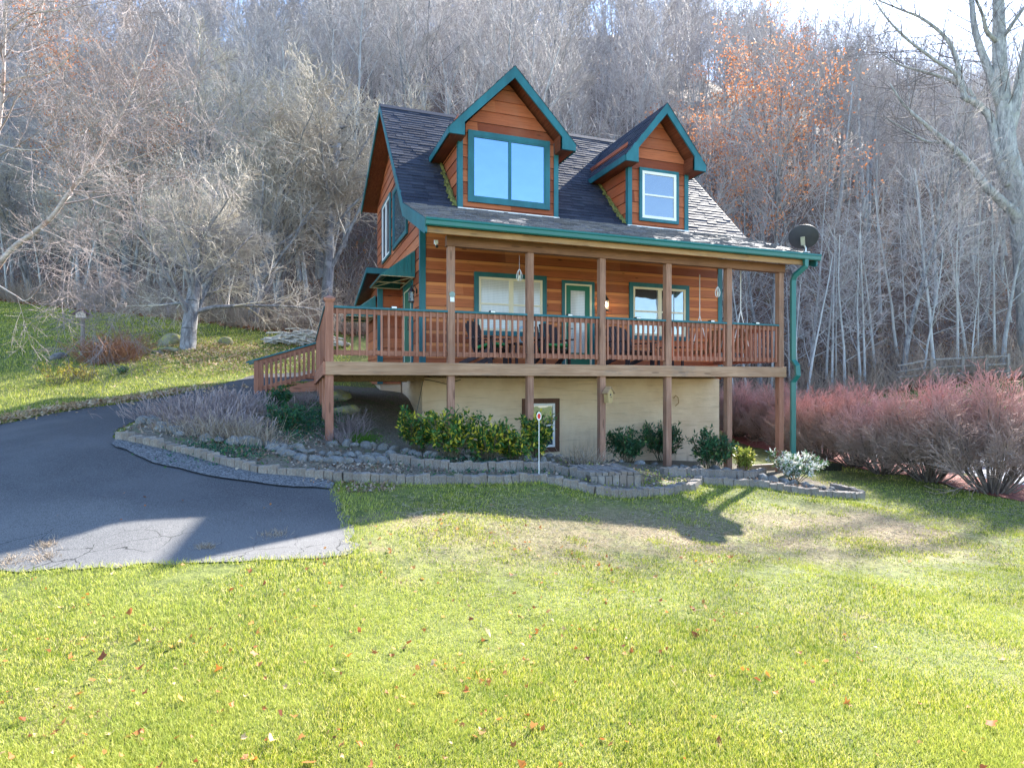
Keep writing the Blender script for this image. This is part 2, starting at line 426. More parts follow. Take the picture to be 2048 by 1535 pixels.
def asphalt_mat(name='asphalt', base=(.014, .015, .019), light=(.085, .085, .088), cracks=True):
    t = NT(name); p = t.world()
    f = t.noise(p, 130, 3, .75); m = t.noise(p, .8, 5, .6)
    c = t.mix(t.step(f, .36, .64), base, tuple(x * 1.25 for x in light))
    c = t.mix(t.math('MULTIPLY', t.step(m, .42, .66), .45), c, tuple(x * 1.35 for x in light))
    vg = t.node('ShaderNodeTexVoronoi', feature='F1'); vg.inputs['Scale'].default_value = 110; t.link(p, vg.inputs['Vector'])
    sg = t.node('ShaderNodeSeparateColor'); t.link(vg.outputs['Color'], sg.inputs[0]); c = t.mix(t.math('MULTIPLY', t.step(sg.outputs[0], .70, .98), .5), c, tuple(min(1, x * 1.9) for x in light))
    sy = t.node('ShaderNodeSeparateXYZ'); t.link(p, sy.inputs[0]); worn_sunlit = t.step(t.math('ADD', sy.outputs['Y'], t.math('MULTIPLY', m, 2.2)), 8.1, 7.1)   # worn apron nearest the lawn, widened and lightened to paint in the sunlit patch
    c = t.mix(t.math('MULTIPLY', worn_sunlit, .42), c, t.mix(t.step(f, .35, .65), (.09, .088, .086), (.36, .35, .335)))
    h = f
    if cracks:
        wv = t.node('ShaderNodeMix', data_type='VECTOR'); wv.inputs[0].default_value = .22
        nn = t.node('ShaderNodeTexNoise'); nn.inputs['Scale'].default_value = 2.6; nn.inputs['Detail'].default_value = 6; t.link(p, nn.inputs['Vector'])
        t.link(p, wv.inputs[4]); t.link(nn.outputs['Color'], wv.inputs[5])
        vo = t.node('ShaderNodeTexVoronoi', feature='DISTANCE_TO_EDGE'); vo.inputs['Scale'].default_value = 3.4; t.link(wv.outputs[1], vo.inputs['Vector'])
        k = t.math('MULTIPLY', t.step(vo.outputs['Distance'], .016, .004), t.step(t.noise(p, 1.7, 3), .40, .55))
        sep = t.node('ShaderNodeSeparateXYZ'); t.link(p, sep.inputs[0])
        near = t.step(t.math('ADD', sep.outputs['Y'], t.math('MULTIPLY', m, 1.5)), 7.2, 6.4)
        k = t.math('MULTIPLY', k, near)
        c = t.mix(k, c, (.02, .02, .02))
    t.color(c); t.b.inputs['Roughness'].default_value = .7; t.b.inputs['Specular IOR Level'].default_value = .35; t.bump(h, .5, .006); return t.m
def gravel_mat(name, a, b, scale=38):
    t = NT(name); p = t.world()
    vo = t.node('ShaderNodeTexVoronoi', feature='F1'); vo.inputs['Scale'].default_value = scale; t.link(p, vo.inputs['Vector'])
    sp = t.node('ShaderNodeSeparateColor'); t.link(vo.outputs['Color'], sp.inputs[0])
    t.color(t.mix(sp.outputs[0], a, b)); t.b.inputs['Roughness'].default_value = .85
    t.bump(t.math('SUBTRACT', 1.0, vo.outputs['Distance']), .8, .02); return t.m
def soil_mat():
    t = NT('bed_soil'); p = t.world()
    n = t.noise(p, 3, 6, .75); n2 = t.noise(p, 30, 4, .75)
    c = t.mix(t.step(n2, .3, .7), (.07, .058, .045), (.27, .225, .165))
    c = t.mix(t.math('MULTIPLY', t.step(n, .52, .62), .7), c, (.09, .14, .035))
    t.color(c); t.b.inputs['Roughness'].default_value = .9; t.bump(n2, .8, .03); return t.m

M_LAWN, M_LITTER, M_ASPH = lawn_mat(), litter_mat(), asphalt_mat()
M_GRAVEL = gravel_mat('gravel', (.22, .22, .23), (.55, .54, .53)); M_SHOULDER = gravel_mat('shoulder_gravel', (.05, .052, .058), (.24, .245, .25), 60)
M_MULCH = gravel_mat('red_mulch', (.16, .045, .035), (.42, .15, .11), 26); M_SOIL = soil_mat()

# ------------------------------------------------------------------ ground sheets
def grid_axis(lo, hi, fine_lo, fine_hi, f, c):
    return np.unique(np.round(np.concatenate([np.arange(lo, fine_lo, c), np.arange(fine_lo, fine_hi, f), np.arange(fine_hi, hi + c, c)]), 3))
gx = grid_axis(-140, 170, -14, 14, .25, 1.5); gy = grid_axis(-30, 215, 1, 30, .25, 1.5)
GX, GY = np.meshgrid(gx, gy); GZ = ground(GX, GY)
V = np.stack([GX, GY, GZ], -1).reshape(-1, 3); nx = len(gx); ny = len(gy)
ii = (np.arange(ny - 1)[:, None] * nx + np.arange(nx - 1)[None]).ravel()
F = np.stack([ii, ii + 1, ii + nx + 1, ii + nx], 1)
cx = V[F].mean(1)[:, 0]; cy = V[F].mean(1)[:, 1]
is_hill = cy > edge_y(cx) + .4 * np.sin(cx * 1.7)
def sub(name, F, mat):
    u, inv = np.unique(F, return_inverse=True); me = np_mesh(name, V[u], inv.reshape(F.shape))
    me.polygons.foreach_set('use_smooth', [True] * len(me.polygons)); return link(name, me, mat)
tag(sub('lawn', F[~is_hill], M_LAWN), 'yellow-green lawn with bare patches sloping round the house', 'lawn', kind='structure')
tag(sub('hill', F[is_hill], M_LITTER), 'steep hillside covered in brown leaf litter behind the house', 'hill', kind='structure')

def drape(name, poly, mat, lift, step=.22, label=None, cat=None, kind='structure'):
    """a sheet over the ground inside a polygon, cut on a fine grid and trimmed to the outline"""
    import bmesh
    xs = [p[0] for p in poly]; ys = [p[1] for p in poly]
    bm = bmesh.new(); vs = [bm.verts.new((p[0], p[1], 0)) for p in poly]; bm.faces.new(vs)
    for k in np.arange(math.floor(min(xs)), max(xs), step):
        bmesh.ops.bisect_plane(bm, geom=bm.verts[:] + bm.edges[:] + bm.faces[:], plane_co=(k, 0, 0), plane_no=(1, 0, 0))
    for k in np.arange(math.floor(min(ys)), max(ys), step):
        bmesh.ops.bisect_plane(bm, geom=bm.verts[:] + bm.edges[:] + bm.faces[:], plane_co=(0, k, 0), plane_no=(0, 1, 0))
    co_ = np.array([v.co[:] for v in bm.verts])
    # height from the same triangulated grid plus the lift, so it never dips under the lawn
    z = ground(co_[:, 0], co_[:, 1])
    for v, q in zip(bm.verts, z): v.co.z = q + lift
    bmesh.ops.recalc_face_normals(bm, faces=bm.faces[:])
    if sum(f.normal.z for f in bm.faces) < 0: bmesh.ops.reverse_faces(bm, faces=bm.faces[:])
    me = bpy.data.meshes.new(name); bm.to_mesh(me); bm.free()
    me.polygons.foreach_set('use_smooth', [True] * len(me.polygons))
    return tag(link(name, me, mat), label, cat, kind=kind)
def wob(path, amp, step=.25, seed=0):
    r = random.Random(seed); pts = resample([Vector((*p[:2], 0)) for p in path] + [Vector((*path[0][:2], 0))], step)
    return [(p.x + r.uniform(-amp, amp), p.y + r.uniform(-amp, amp)) for p in pts]

dv_px_near = [(0, 1146), (150, 1138), (300, 1131), (450, 1125), (600, 1119), (700, 1111), (708, 1095), (698, 1050), (685, 1010), (668, 972)]
dv_px_in = [(560, 968), (460, 952), (380, 930), (300, 902), (240, 882), (222, 868), (262, 848), (300, 832), (345, 815), (400, 806), (470, 800), (515, 797)]
DRIVE = [px2g(*p)[:2] for p in dv_px_near] + [px2g(*p)[:2] for p in dv_px_in]
DRIVE += [H(-1.15, 3.6)[:2], H(-.9, 5.5)[:2], (-4.9, 17), (-3.9, 19), (-5.8, 20.2), (-7.3, 17.4), (-7.55, 15.2), (-7.5, 13.7), (-8.5, 12.35), (-9.2, 10.8), (-11, 8.6), (-16, 6.5), (-26, 5), (-26, 3.2), (-12, 4.3), (-8, 4.85)]
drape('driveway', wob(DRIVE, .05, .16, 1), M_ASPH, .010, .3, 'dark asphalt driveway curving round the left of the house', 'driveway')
SHO = [px2g(*p)[:2] for p in [(218, 890), (300, 926), (400, 951), (520, 970), (600, 977), (662, 981), (668, 966), (600, 957), (520, 950), (460, 937), (380, 914), (300, 895), (232, 882)]]
drape('gravel_strip', wob(SHO, .02, .2, 2), M_SHOULDER, .03, .2, 'grey gravel shoulder between driveway and block border', 'gravel')
# planted bed around the house front
BED = [px2g(*p)[:2] for p in [(232, 878), (300, 891), (380, 910), (460, 933), (520, 946), (600, 953), (680, 960), (800, 964), (1000, 963), (1075, 960), (1130, 970), (1240, 990), (1340, 986), (1392, 976), (1402, 966), (1450, 970), (1520, 973), (1580, 983), (1650, 991), (1728, 995), (1690, 979), (1650, 970)]]
BED += [H(10.6, .4)[:2], H(10.5, 2.5)[:2], H(2.3, 2.5)[:2], H(2.3, 5.6)[:2], H(.1, 5.4)[:2], H(-.9, 4.4)[:2], H(-1.2, 3.3)[:2]] + [px2g(*p)[:2] for p in [(470, 802), (400, 808), (345, 818), (300, 835), (262, 852)]]
drape('garden_bed', BED, M_SOIL, .010, .2, 'stony brown garden bed around the house front', 'garden bed')
# red mulch strip and gravel drive under the hedge
HEDGE = [Vector((10.15, 12.1, 0)), Vector((9.95, 14.4, 0)), Vector((9.75, 16.8, 0)), Vector((9.65, 19.1, 0)), Vector((9.7, 21.4, 0)), Vector((9.75, 23.6, 0)), Vector((9.9, 26.2, 0)), Vector((10.1, 29.2, 0)), Vector((10.5, 9.6, 0))]
MUL = [(10.0, 3), (9.75, 8), (9.3, 11.5), (9.0, 15), (8.75, 19), (8.7, 24), (8.9, 31), (10.9, 31), (10.7, 24), (10.7, 19), (10.75, 15), (10.95, 11.5), (11.5, 8), (12, 3)]
drape('mulch_strip', wob(MUL, .06, .3, 3), M_MULCH, .02, .3, 'red bark mulch strip under the reddish hedge', 'mulch')
drape('gravel_drive', wob([(11.3, 3), (11.05, 11), (10.9, 16), (10.9, 22), (11, 34), (15.5, 34), (15.5, 22), (16.5, 11), (18, 3)], .08, .4, 4), M_GRAVEL, .012, .4, 'pale gravel lane beyond the hedge', 'gravel lane')

# ------------------------------------------------------------------ the air between here and the hillside
HAZE = False
def haze_box():
    m_ = bpy.data.materials.new('haze'); m_.use_nodes = True; n_ = m_.node_tree.nodes; n_.remove(n_['Principled BSDF'])
    v_ = n_.new('ShaderNodeVolumePrincipled'); v_.inputs['Color'].default_value = (.52, .70, 1, 1); v_.inputs['Density'].default_value = .00022; v_.inputs['Anisotropy'].default_value = -.45
    m_.node_tree.links.new(v_.outputs[0], n_['Material Output'].inputs['Volume'])
    m = MB(); m.box(-142, 173, -32, 219, float(GZ.min()) - 1, 150); tag(m.build('haze', m_), 'thin bluish haze over the valley', 'haze', kind='stuff')
if HAZE: haze_box()
# ------------------------------------------------------------------ house materials
M_SIDE, M_SIDEP = siding_mat('cedar_siding', False), siding_mat('cedar_siding_porch', True)
GREEN = (.016, .135, .165)
M_GREEN = simple('green_trim_paint', GREEN, .45, .28, 2.2, (1, 1, .5), bump=.08, spec=.4)
M_GREEN2 = simple('green_gutter_enamel', (.016, .15, .135), .3, .06, 2, bump=0, spec=.5)
M_DOORG = simple('green_door_paint', (.014, .15, .10), .4, .06, 2, bump=0)
M_RED = wood('stained_red_wood', (.31, .125, .08), (.54, .255, .17), 'z')
M_REDX = wood('stained_red_rail', (.31, .125, .08), (.54, .255, .17), 'x')
M_REDY = wood('stained_red_rail_side', (.31, .125, .08), (.52, .24, .16), 'y')
M_POST = wood('weathered_post', (.28, .135, .085), (.50, .29, .20), 'z', stain=(.25, .17, .13))
M_RIM = wood('weathered_rim_board', (.38, .21, .12), (.62, .40, .26), 'x', .7, stain=(.24, .19, .155))
M_EAVE = wood('pale_eave_board', (.40, .22, .10), (.58, .36, .18), 'x', .8, stain=(.16, .13, .11))
M_BEAMX = wood('porch_beam', (.19, .085, .045), (.33, .165, .09), 'x')
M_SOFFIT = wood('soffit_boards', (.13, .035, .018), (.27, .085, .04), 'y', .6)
M_DECKUN = wood('deck_joists', (.18, .11, .06), (.36, .24, .13), 'y')
M_CREAM = simple('cream_vinyl', (.78, .71, .55), .45, .05, 3, bump=0)
M_WHITE = simple('white_vinyl', (.85, .86, .86), .45, .04, 3, bump=0)
M_BROWN = wood('brown_window_trim', (.11, .05, .032), (.20, .095, .06), 'z')
M_CURTAIN = simple('white_blinds', (.74, .74, .74), .8, .12, 1.2, (1, 1, 30), bump=.3, bdist=.01)
M_PANE = glass_mat('window_glass', (.86, .93, 1.0), .35, (.03, .04, .05))
M_PANEM = glass_mat('mirror_window_glass', (.50, .76, 1.0), .62, (.015, .04, .07), .01)
M_PANEB = glass_mat('dark_window_glass', (.80, .88, 1.0), .30, (.02, .03, .055))
M_BLACK = simple('black_metal', (.012, .012, .014), .4, .2, 6, bump=0, spec=.5)
M_STEEL = simple('galvanised_steel', (.45, .46, .47), .35, .15, 8, bump=0, metal=.8)
M_STUCCO = None
def stucco():
    t = NT('cream_stucco'); n = t.noise(t.coords((1, 1, 3)), 9, 6, .7, .5); big = t.noise(t.coords((1, 1, 1)), .9, 4)
    c = t.mix(t.step(big, .3, .7), (.72, .53, .35), (.86, .68, .49))
    tr_ = t.noise(t.coords((.6, .6, 9)), 2.2, 5, .7); c = t.mix(t.math('MULTIPLY', t.step(tr_, .52, .66), .3), c, (.44, .30, .17))
    sz = t.node('ShaderNodeSeparateXYZ'); tc = t.node('ShaderNodeTexCoord'); t.link(tc.outputs['Object'], sz.inputs[0]); run = t.noise(t.coords((6, 6, .5)), 1.6, 5, .7)
    c = t.mix(t.math('MULTIPLY', t.math('MULTIPLY', t.step(run, .5, .7), t.step(sz.outputs['Z'], -.9, -1.9)), .5), c, (.34, .22, .12))   # mud splashed up the foot of the wall
    t.color(c); t.b.inputs['Roughness'].default_value = .85; t.bump(t.math('ADD', n, tr_), .6, .02); return t.m
M_STUCCO = stucco()
def shingle_mat(name, a, b, rough=.72, spec=.16):
    t = NT(name); g = t.node('ShaderNodeNewGeometry')
    c = t.mix(g.outputs['Random Per Island'], a, b)
    f = t.noise(t.coords((1, 1, 1)), 60, 3, .7); c = t.mix(t.math('MULTIPLY', t.step(f, .4, .7), .4), c, tuple(x * 1.6 for x in b))
    big = t.noise(t.coords((1, 1, 1)), .7, 4); c = t.mix(t.math('MULTIPLY', t.step(big, .5, .7), .35), c, (.10, .085, .075))
    t.color(c); t.b.inputs['Roughness'].default_value = rough; t.b.inputs['Specular IOR Level'].default_value = spec; t.bump(f, .5, .004); return t.m
M_SHIN = shingle_mat('dark_roof_shingles', (.016, .020, .035), (.046, .052, .075))
M_SHIN2 = shingle_mat('porch_roof_shingles', (.07, .07, .085), (.22, .21, .22), .68, .28)
M_MOSS = simple('roof_moss', (.10, .12, .03), .9, .5, 9, bump=.8, bdist=.03, col2=(.30, .30, .10))

house = thing('cedar_house', 'two-storey cedar house with green trim, porch and twin dormers', 'house', P0, YAW)
def hp(mb, name, mat, parent=None, bevel=0, smooth=False): return mb.build(name, mat, parent or house, bevel, smooth)

# ------------------------------------------------------------------ walls
def siding(mb, axis, plane, sgn, z0, z1, ext):
    """lapped boards on a wall; axis = run of the boards, sgn = outward sign of the other axis"""
    r0 = math.floor((z0 - .396) / BOARD); r = r0
    while .396 + r * BOARD < z1:
        za = max(z0, .396 + r * BOARD); zb = min(z1, .396 + (r + 1) * BOARD); r += 1
        a0, a1 = ext(za); b0, b1 = ext(zb)
        if a1 - a0 < .02: continue
        if b1 < b0: b0 = b1 = (b0 + b1) / 2
        o1 = plane + sgn * .020; o2 = plane + sgn * .003
        def P(a, o, z): return (a, o, z) if axis == 'x' else (o, a, z)
        vs = [P(a0, o1, za), P(a1, o1, za), P(b1, o2, zb), P(b0, o2, zb), P(a0, plane, za), P(a1, plane, za)]
        mb.add(vs, [(0, 1, 2, 3), (4, 5, 1, 0)])
TL, TR, VF, VB = 2.2, 10.45, 2.44, 9.6
def roof_z(v): return 2.99 + (v + .35) * .399 if v < 1.98 else 3.92 + 1.022 * (v - 1.98) if v < 5.56 else 7.58 - .35 * (v - 5.56)
m = MB(); siding(m, 'x', VF, -1, .396, 4.0, lambda z: (TL, TR))
hp(m, 'porch_wall', M_SIDEP)
def gable_ext(z):
    zz = z + .22
    lo = VF if zz <= roof_z(VF) else 1.98 + (zz - 3.92) / 1.022
    hi = VB if zz <= roof_z(VB) else 5.56 + (7.58 - zz) / .35
    return max(lo, VF), min(hi, VB)
m = MB(); siding(m, 'y', TL, -1, .12, 7.35, gable_ext); hp(m, 'gable_wall', M_SIDE)
m = MB(); siding(m, 'y', TR, 1, .12, 7.35, gable_ext); hp(m, 'gable_wall', M_SIDE)
m = MB(); m.box(TL + .02, TR - .02, VB - .1, VB, .12, 6.1); hp(m, 'rear_wall', M_SIDE)
m = MB(); m.box(TL + .03, TR - .03, VF + .02, VB - .02, -3.2, .14); hp(m, 'basement_wall', M_STUCCO)
m = MB(); m.box(TL + .06, TR - .06, VF + .06, VB - .06, .15, .36); hp(m, 'floor_slab', M_DECKUN)
for (a, b) in ((TL - .03, VF - .03),):
    m = MB(); m.prism([(a, b), (a + .13, b), (a + .13, b + .028), (a + .028, b + .028), (a + .028, b + .13), (a, b + .13)], 'z', .397, 4.0); hp(m, 'corner_trim', M_GREEN)
m = MB(); m.box(TR - .1, TR + .03, VF - .03, VF - .002, .397, 4.0); hp(m, 'corner_trim', M_GREEN)

# rear wing that steps out to the left beyond the side door
m = MB(); siding(m, 'x', 5.08, -1, .0, 2.9, lambda z: (1.62, TL)); siding(m, 'y', 1.62, -1, .0, 2.75, lambda z: (5.08, 7.3))
hp(m, 'wing_wall', M_SIDE)
m = MB(); m.prism([(4.72, 2.99), (4.72, 2.965), (7.6, 2.43), (7.6, 2.46)], 'x', 1.28, TL); hp(m, 'wing_roof', M_SHIN)
m = MB(); m.prism([(4.72, 2.963), (4.72, 2.90), (7.6, 2.36), (7.6, 2.428)], 'x', 1.28, TL); hp(m, 'wing_soffit', M_SOFFIT)
m = MB(); m.box(1.25, TL, 4.66, 4.718, 2.83, 2.97); m.prism([(4.72, 2.95), (4.72, 2.84), (7.6, 2.3), (7.6, 2.42)], 'x', 1.24, 1.276); hp(m, 'wing_fascia', M_GREEN)
m = MB(); m.prism([(1.588, 5.048), (1.72, 5.048), (1.72, 5.058), (1.598, 5.058), (1.598, 5.17), (1.588, 5.17)], 'z', 0, 2.75); hp(m, 'corner_trim', M_GREEN)
m = MB(); m.box(1.66, TL, 5.1, 7.2, -.6, 2.6); hp(m, 'wing_core', M_STUCCO)

# ------------------------------------------------------------------ roof
def shingles(o, al, up, nr, L, S, e, tabs, rng, thick=(.010, .020), jitter=0.0, clip=None):
    """courses of tabs: o = eave corner, al along, up the slope, nr normal"""
    o, al, up, nr = (Vector(q) for q in (o, al, up, nr)); vs = []; fs = []
    n = int(S / e)
    for i in range(n + 1):
        u0 = i * e; x = -rng.random() * tabs
        while x < L:
            wdt = tabs * (1 + jitter * (rng.random() * 2 - 1)); x0 = max(0, x); x1 = min(L, x + wdt * .985); x += wdt
            if x1 - x0 < .02: continue
            if clip and not clip((x0 + x1) / 2, u0): continue
            th = rng.uniform(*thick); u1 = min(u0 + e * 1.18, S); d = u0 - (rng.random() * .012 if jitter else rng.random() * .004)
            q = [o + al * x0 + up * d, o + al * x1 + up * d]
            k = len(vs)
            vs += [q[0] + nr * th, q[1] + nr * th, o + al * x1 + up * u1 + nr * .003, o + al * x0 + up * u1 + nr * .003, q[0], q[1]]
            fs += [(k, k + 1, k + 2, k + 3), (k + 4, k + 5, k + 1, k), (k + 4, k, k + 3), (k + 5, k + 2, k + 1)]
    return vs, fs
rr = random.Random(5)
RL, RR = 1.71, 10.91
s45 = Vector((0, 3.58, 3.66)).normalized(); n45 = Vector((0, -s45.z, s45.y))
slo = Vector((0, 2.33, .93)).normalized(); nlo = Vector((0, -slo.z, slo.y))
m = MB()   # sheathing with its underside
m.prism([(-.35, 2.975), (1.98, 3.905), (5.56, 7.565), (10.07, 5.985), (10.07, 5.86), (5.56, 7.42), (2.05, 3.80), (-.30, 2.86)], 'x', RL + .03, RR - .03)
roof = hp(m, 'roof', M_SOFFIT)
m = MB(); m.add(*shingles((RL, 1.98, 3.915), (1, 0, 0), s45, n45, RR - RL, 5.12, .142, .31, rr)); m.build('upper_shingles', M_SHIN, roof)
m = MB(); m.add(*shingles((RL, -.37, 2.985), (1, 0, 0), slo, nlo, RR - RL, 2.53, .115, .20, rr, (.008, .026), .6)); m.build('porch_shingles', M_SHIN2, roof)
m = MB(); m.prism([(5.42, 7.47), (5.56, 7.61), (5.72, 7.56), (5.72, 7.53), (5.56, 7.58), (5.44, 7.45)], 'x', RL, RR); m.build('ridge_cap', M_SHIN, roof)
m = MB(); m.prism([(5.56, 7.575), (10.1, 5.985), (10.1, 5.955), (5.56, 7.55)], 'x', RL, RR); m.build('rear_shingles', M_SHIN, roof)
def rake(x0, x1):
    m = MB()
    m.prism([(-.36, 2.985), (1.98, 3.91), (5.56, 7.575), (5.56, 7.40), (2.06, 3.72), (2.0, 3.64), (-.30, 2.72), (-.36, 2.74)], 'x', x0, x1)
    m.prism([(5.56, 7.572), (10.09, 5.985), (10.09, 5.80), (5.56, 7.40)], 'x', x0 + .002, x1 - .002); return m
hp(rake(RL - .015, RL + .025), 'rake_board', M_GREEN); hp(rake(RR - .025, RR + .015), 'rake_board', M_GREEN)
m = MB(); m.prism([(-.34, 2.86), (-.335, 2.975), (-.47, 2.985), (-.475, 2.95), (-.46, 2.93), (-.455, 2.865), (-.43, 2.845)], 'x', RL - .02, RR + .02)
gut = hp(m, 'gutter', M_GREEN2)
m = MB(); gx0, gz0 = 10.36, 2.86
m.tube([(10.52, -.40, 2.86), (10.52, -.40, 2.70), (10.36, -.24, 2.50), (10.36, -.19, 2.40), (10.36, -.19, .56), (10.40, -.27, .42), (10.40, -.29, .20), (10.36, -.19, .04), (10.36, -.19, -1.72)], .05, sq=(.042, .055))
dsp = m.build('downspout', M_GREEN2, gut, .006)
m = MB(); m.box(RL + .03, RR - .25, -.325, -.28, 2.74, 2.856); hp(m, 'eave_board', M_EAVE, None, .004)
m = MB(); m.box(TL - .02, 10.3, -.02, .12, 2.60, 2.80); hp(m, 'porch_beam', M_BEAMX, None, .004)
m = MB()
for k in range(15): m.prism([(-.28, 2.83), (-.28, 2.74), (2.42, 3.79), (2.42, 3.93)], 'x', RL + .2 + k * .62, RL + .24 + k * .62)
hp(m, 'rafters', M_BEAMX)

# ------------------------------------------------------------------ dormers
def dormer(tc, hw, wall0, wall1, apex, eave, label):
    vf, vw = 1.55, 1.97; d = MB()
    wz = lambda z: z
    # front wall
    sl = (apex - eave) / hw
    def ext(z):
        k = (apex - .2 - z) / sl
        return max(wall0, tc - k), min(wall1, tc + k)
    siding(d, 'x', vw, -1, 3.90, apex - .22, ext)
    dm = hp(d, 'dormer', M_SIDE)
    if label: dm['label'] = label
    for tt, sg in ((wall0, -1), (wall1, 1)):
        d = MB(); siding(d, 'y', tt, sg, 3.90, eave + .5, lambda z: (vw - .002, max(vw, 1.98 + (z - 3.92) / 1.022 + .35))); d.build('cheek_wall', M_SIDE, dm)
    for x0, x1, u0, u1 in ((wall0 - .028, wall0 + .085, wall0 - .0275, wall0 - .021), (wall1 - .085, wall1 + .028, wall1 + .021, wall1 + .0275)):
        d = MB(); d.box(x0, x1, vw - .045, vw - .022, 3.93, eave + .12); d.box(u0, u1, vw - .021, vw + .08, 3.93, eave + .05); d.build('corner_trim', M_GREEN, dm)
    # roof slabs and shingles
    ve = 1.98 + (eave - 3.92) / 1.022 + .3; vr = 1.98 + (apex - 3.92) / 1.022 + .25
    d = MB(); th = .11
    for sg in (-1, 1):
        e = (tc + sg * hw, eave)
        top = [(tc, vf, apex), (e[0], vf, e[1]), (e[0], ve, e[1]), (tc, vr, apex)]
        d.add(top + [(x, y, z - th) for x, y, z in top], [(0, 1, 2, 3), (7, 6, 5, 4), (0, 4, 5, 1), (1, 5, 6, 2), (2, 6, 7, 3), (3, 7, 4, 0)])
        # boxed soffit under the eave
        a, b = (tc + sg * hw * .99, tc + sg * (hw - .36))
        lo, hi = min(a, b), max(a, b)
        d.add([(lo, vf + .03, eave - .145), (hi, vf + .03, eave - .145), (hi, ve, eave - .145), (lo, ve, eave - .145)], [(3, 2, 1, 0)])
        d.add([(b, vf + .03, eave - .145), (b, ve, eave - .145), (b, ve, eave + .2), (b, vf + .03, eave + .2)], [(0, 1, 2, 3)])
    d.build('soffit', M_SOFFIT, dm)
    d = MB()
    for sg in (-1, 1):
        up = Vector((-sg * hw, 0, apex - eave)); S = up.length; up.normalize(); nr = Vector((sg * up.z, 0, abs(up.x)))
        o = Vector((tc + sg * hw, vf - .03, eave)) - up * .02 + nr * .006
        d.add(*shingles(o, (0, 1, 0), up, nr, vr - vf, S + .03, .142, .31, rr, clip=lambda a, u, S=S: a < (ve - vf) + (vr - ve) * u / S + .2))
    d.build('roof_shingles', M_SHIN, dm)
    d = MB(); r1 = .25
    d.prism([(tc, apex + .012), (tc + hw + .015, eave + .005), (tc + hw + .01, eave - .15), (tc + hw - .33, eave - .15), (tc + hw - .33, eave + .33 * sl - .21), (tc, apex - r1),
             (tc - hw + .33, eave + .33 * sl - .21), (tc - hw + .33, eave - .15), (tc - hw - .01, eave - .15), (tc - hw - .015, eave + .005)], 'y', vf - .02, vf + .02)
    for sg in (-1, 1):
        d.box(*sorted((tc + sg * (hw + .004), tc + sg * (hw + .03))), vf + .02, ve - .12, eave - .15, eave - .005)
    d.build('fascia', M_GREEN, dm)
    # moss and flashing where the left cheek meets the roof
    d = MB(); q = random.Random(3)
    for k in range(90):
        f = k / 90; v = 2.02 + f * (ve - 2.5); z = 3.93 + 1.022 * (v - 1.98); x = wall0 - .05 - abs(q.gauss(0, .045)) * (1.2 - .3 * f); s = q.uniform(.015, .05)
        d.add([(x - s, v - s, z - s + .03), (x + s, v - s, z - s + .03), (x, v + s, z + s + .03), (x, v, z + s + .05)], [(0, 1, 3), (1, 2, 3), (2, 0, 3)])
    mo = d.build('moss', M_MOSS, dm)
    d = MB(); d.box(wall0 - .03, wall1 + .05, vw - .06, vw - .024, 3.90, 3.93); d.build('flashing', M_WHITE, dm)
    return dm
d1 = dormer(4.13, 1.49, 2.95, 5.34, 7.08, 5.54, 'larger left dormer with a wide two-pane picture window')
d2 = dormer(8.12, 1.14, 7.28, 9.0, 6.89, 5.50, 'smaller right dormer with a white sash window')

# ------------------------------------------------------------------ windows and doors; built on a wall facing -y at y=v, or facing -x at x=t
def frame_ring(mb, a0, a1, z0, z1, w, o0, o1, axis='x', wb=None):
    wb = w if wb is None else wb
    def B(x0, x1, q0, q1): mb.box(x0, x1, o0, o1, q0, q1) if axis == 'x' else mb.box(o0, o1, x0, x1, q0, q1)
    B(a0, a0 + w, z0, z1); B(a1 - w, a1, z0, z1); B(a0 + w, a1 - w, z1 - w, z1); B(a0 + w, a1 - w, z0, z0 + wb)
def rect(mb, a0, a1, z0, z1, o, axis='x'):
    vs = [(a0, o, z0), (a1, o, z0), (a1, o, z1), (a0, o, z1)] if axis == 'x' else [(o, a1, z0), (o, a0, z0), (o, a0, z1), (o, a1, z1)]
    mb.add(vs, [(0, 1, 2, 3)])
def window(a0, a1, z0, z1, pl, axis='x', trim=.11, trim_m=None, sash_m=None, pane_m=None, units=1, rail=True, curtain=None, parent=None, sash=.055, label=None):
    trim_m = trim_m or M_GREEN; sash_m = sash_m or M_CREAM; pane_m = pane_m or M_PANE
    m = MB(); frame_ring(m, a0, a1, z0, z1, trim, pl - .052, pl - .004, axis); fr = m.build('window', trim_m, parent or house)
    if label: fr['label'] = label
    m = MB(); b0, b1, y0, y1 = a0 + trim, a1 - trim, z0 + trim, z1 - trim; wdt = (b1 - b0) / units
    for k in range(units):
        frame_ring(m, b0 + k * wdt, b0 + (k + 1) * wdt, y0, y1, sash, pl - .046, pl - .006, axis)
        if rail:
            zm = (y0 + y1) / 2
            if axis == 'x': m.box(b0 + k * wdt + sash, b0 + (k + 1) * wdt - sash, pl - .042, pl - .008, zm - .02, zm + .02)
            else: m.box(pl - .042, pl - .008, b0 + k * wdt + sash, b0 + (k + 1) * wdt - sash, zm - .02, zm + .02)
    m.build('sash', sash_m, fr)
    for k in range(units):
        m = MB(); rect(m, b0 + k * wdt + sash, b0 + (k + 1) * wdt - sash, y0 + sash, y1 - sash, pl - .024, axis); m.build('pane', pane_m, fr)
    return fr
t_ = NT('curtained_glass')   # lace curtain and blinds right behind the pane, seen through reflections
f_ = t_.noise(t_.coords((14, 14, 1.2)), 1.4, 4); sp_ = t_.node('ShaderNodeTexCoord'); sx_ = t_.node('ShaderNodeSeparateXYZ'); t_.link(sp_.outputs['Object'], sx_.inputs[0])
slat_ = t_.step(t_.math('FRACT', t_.math('MULTIPLY', sx_.outputs['Z'], 26)), .25, .4)
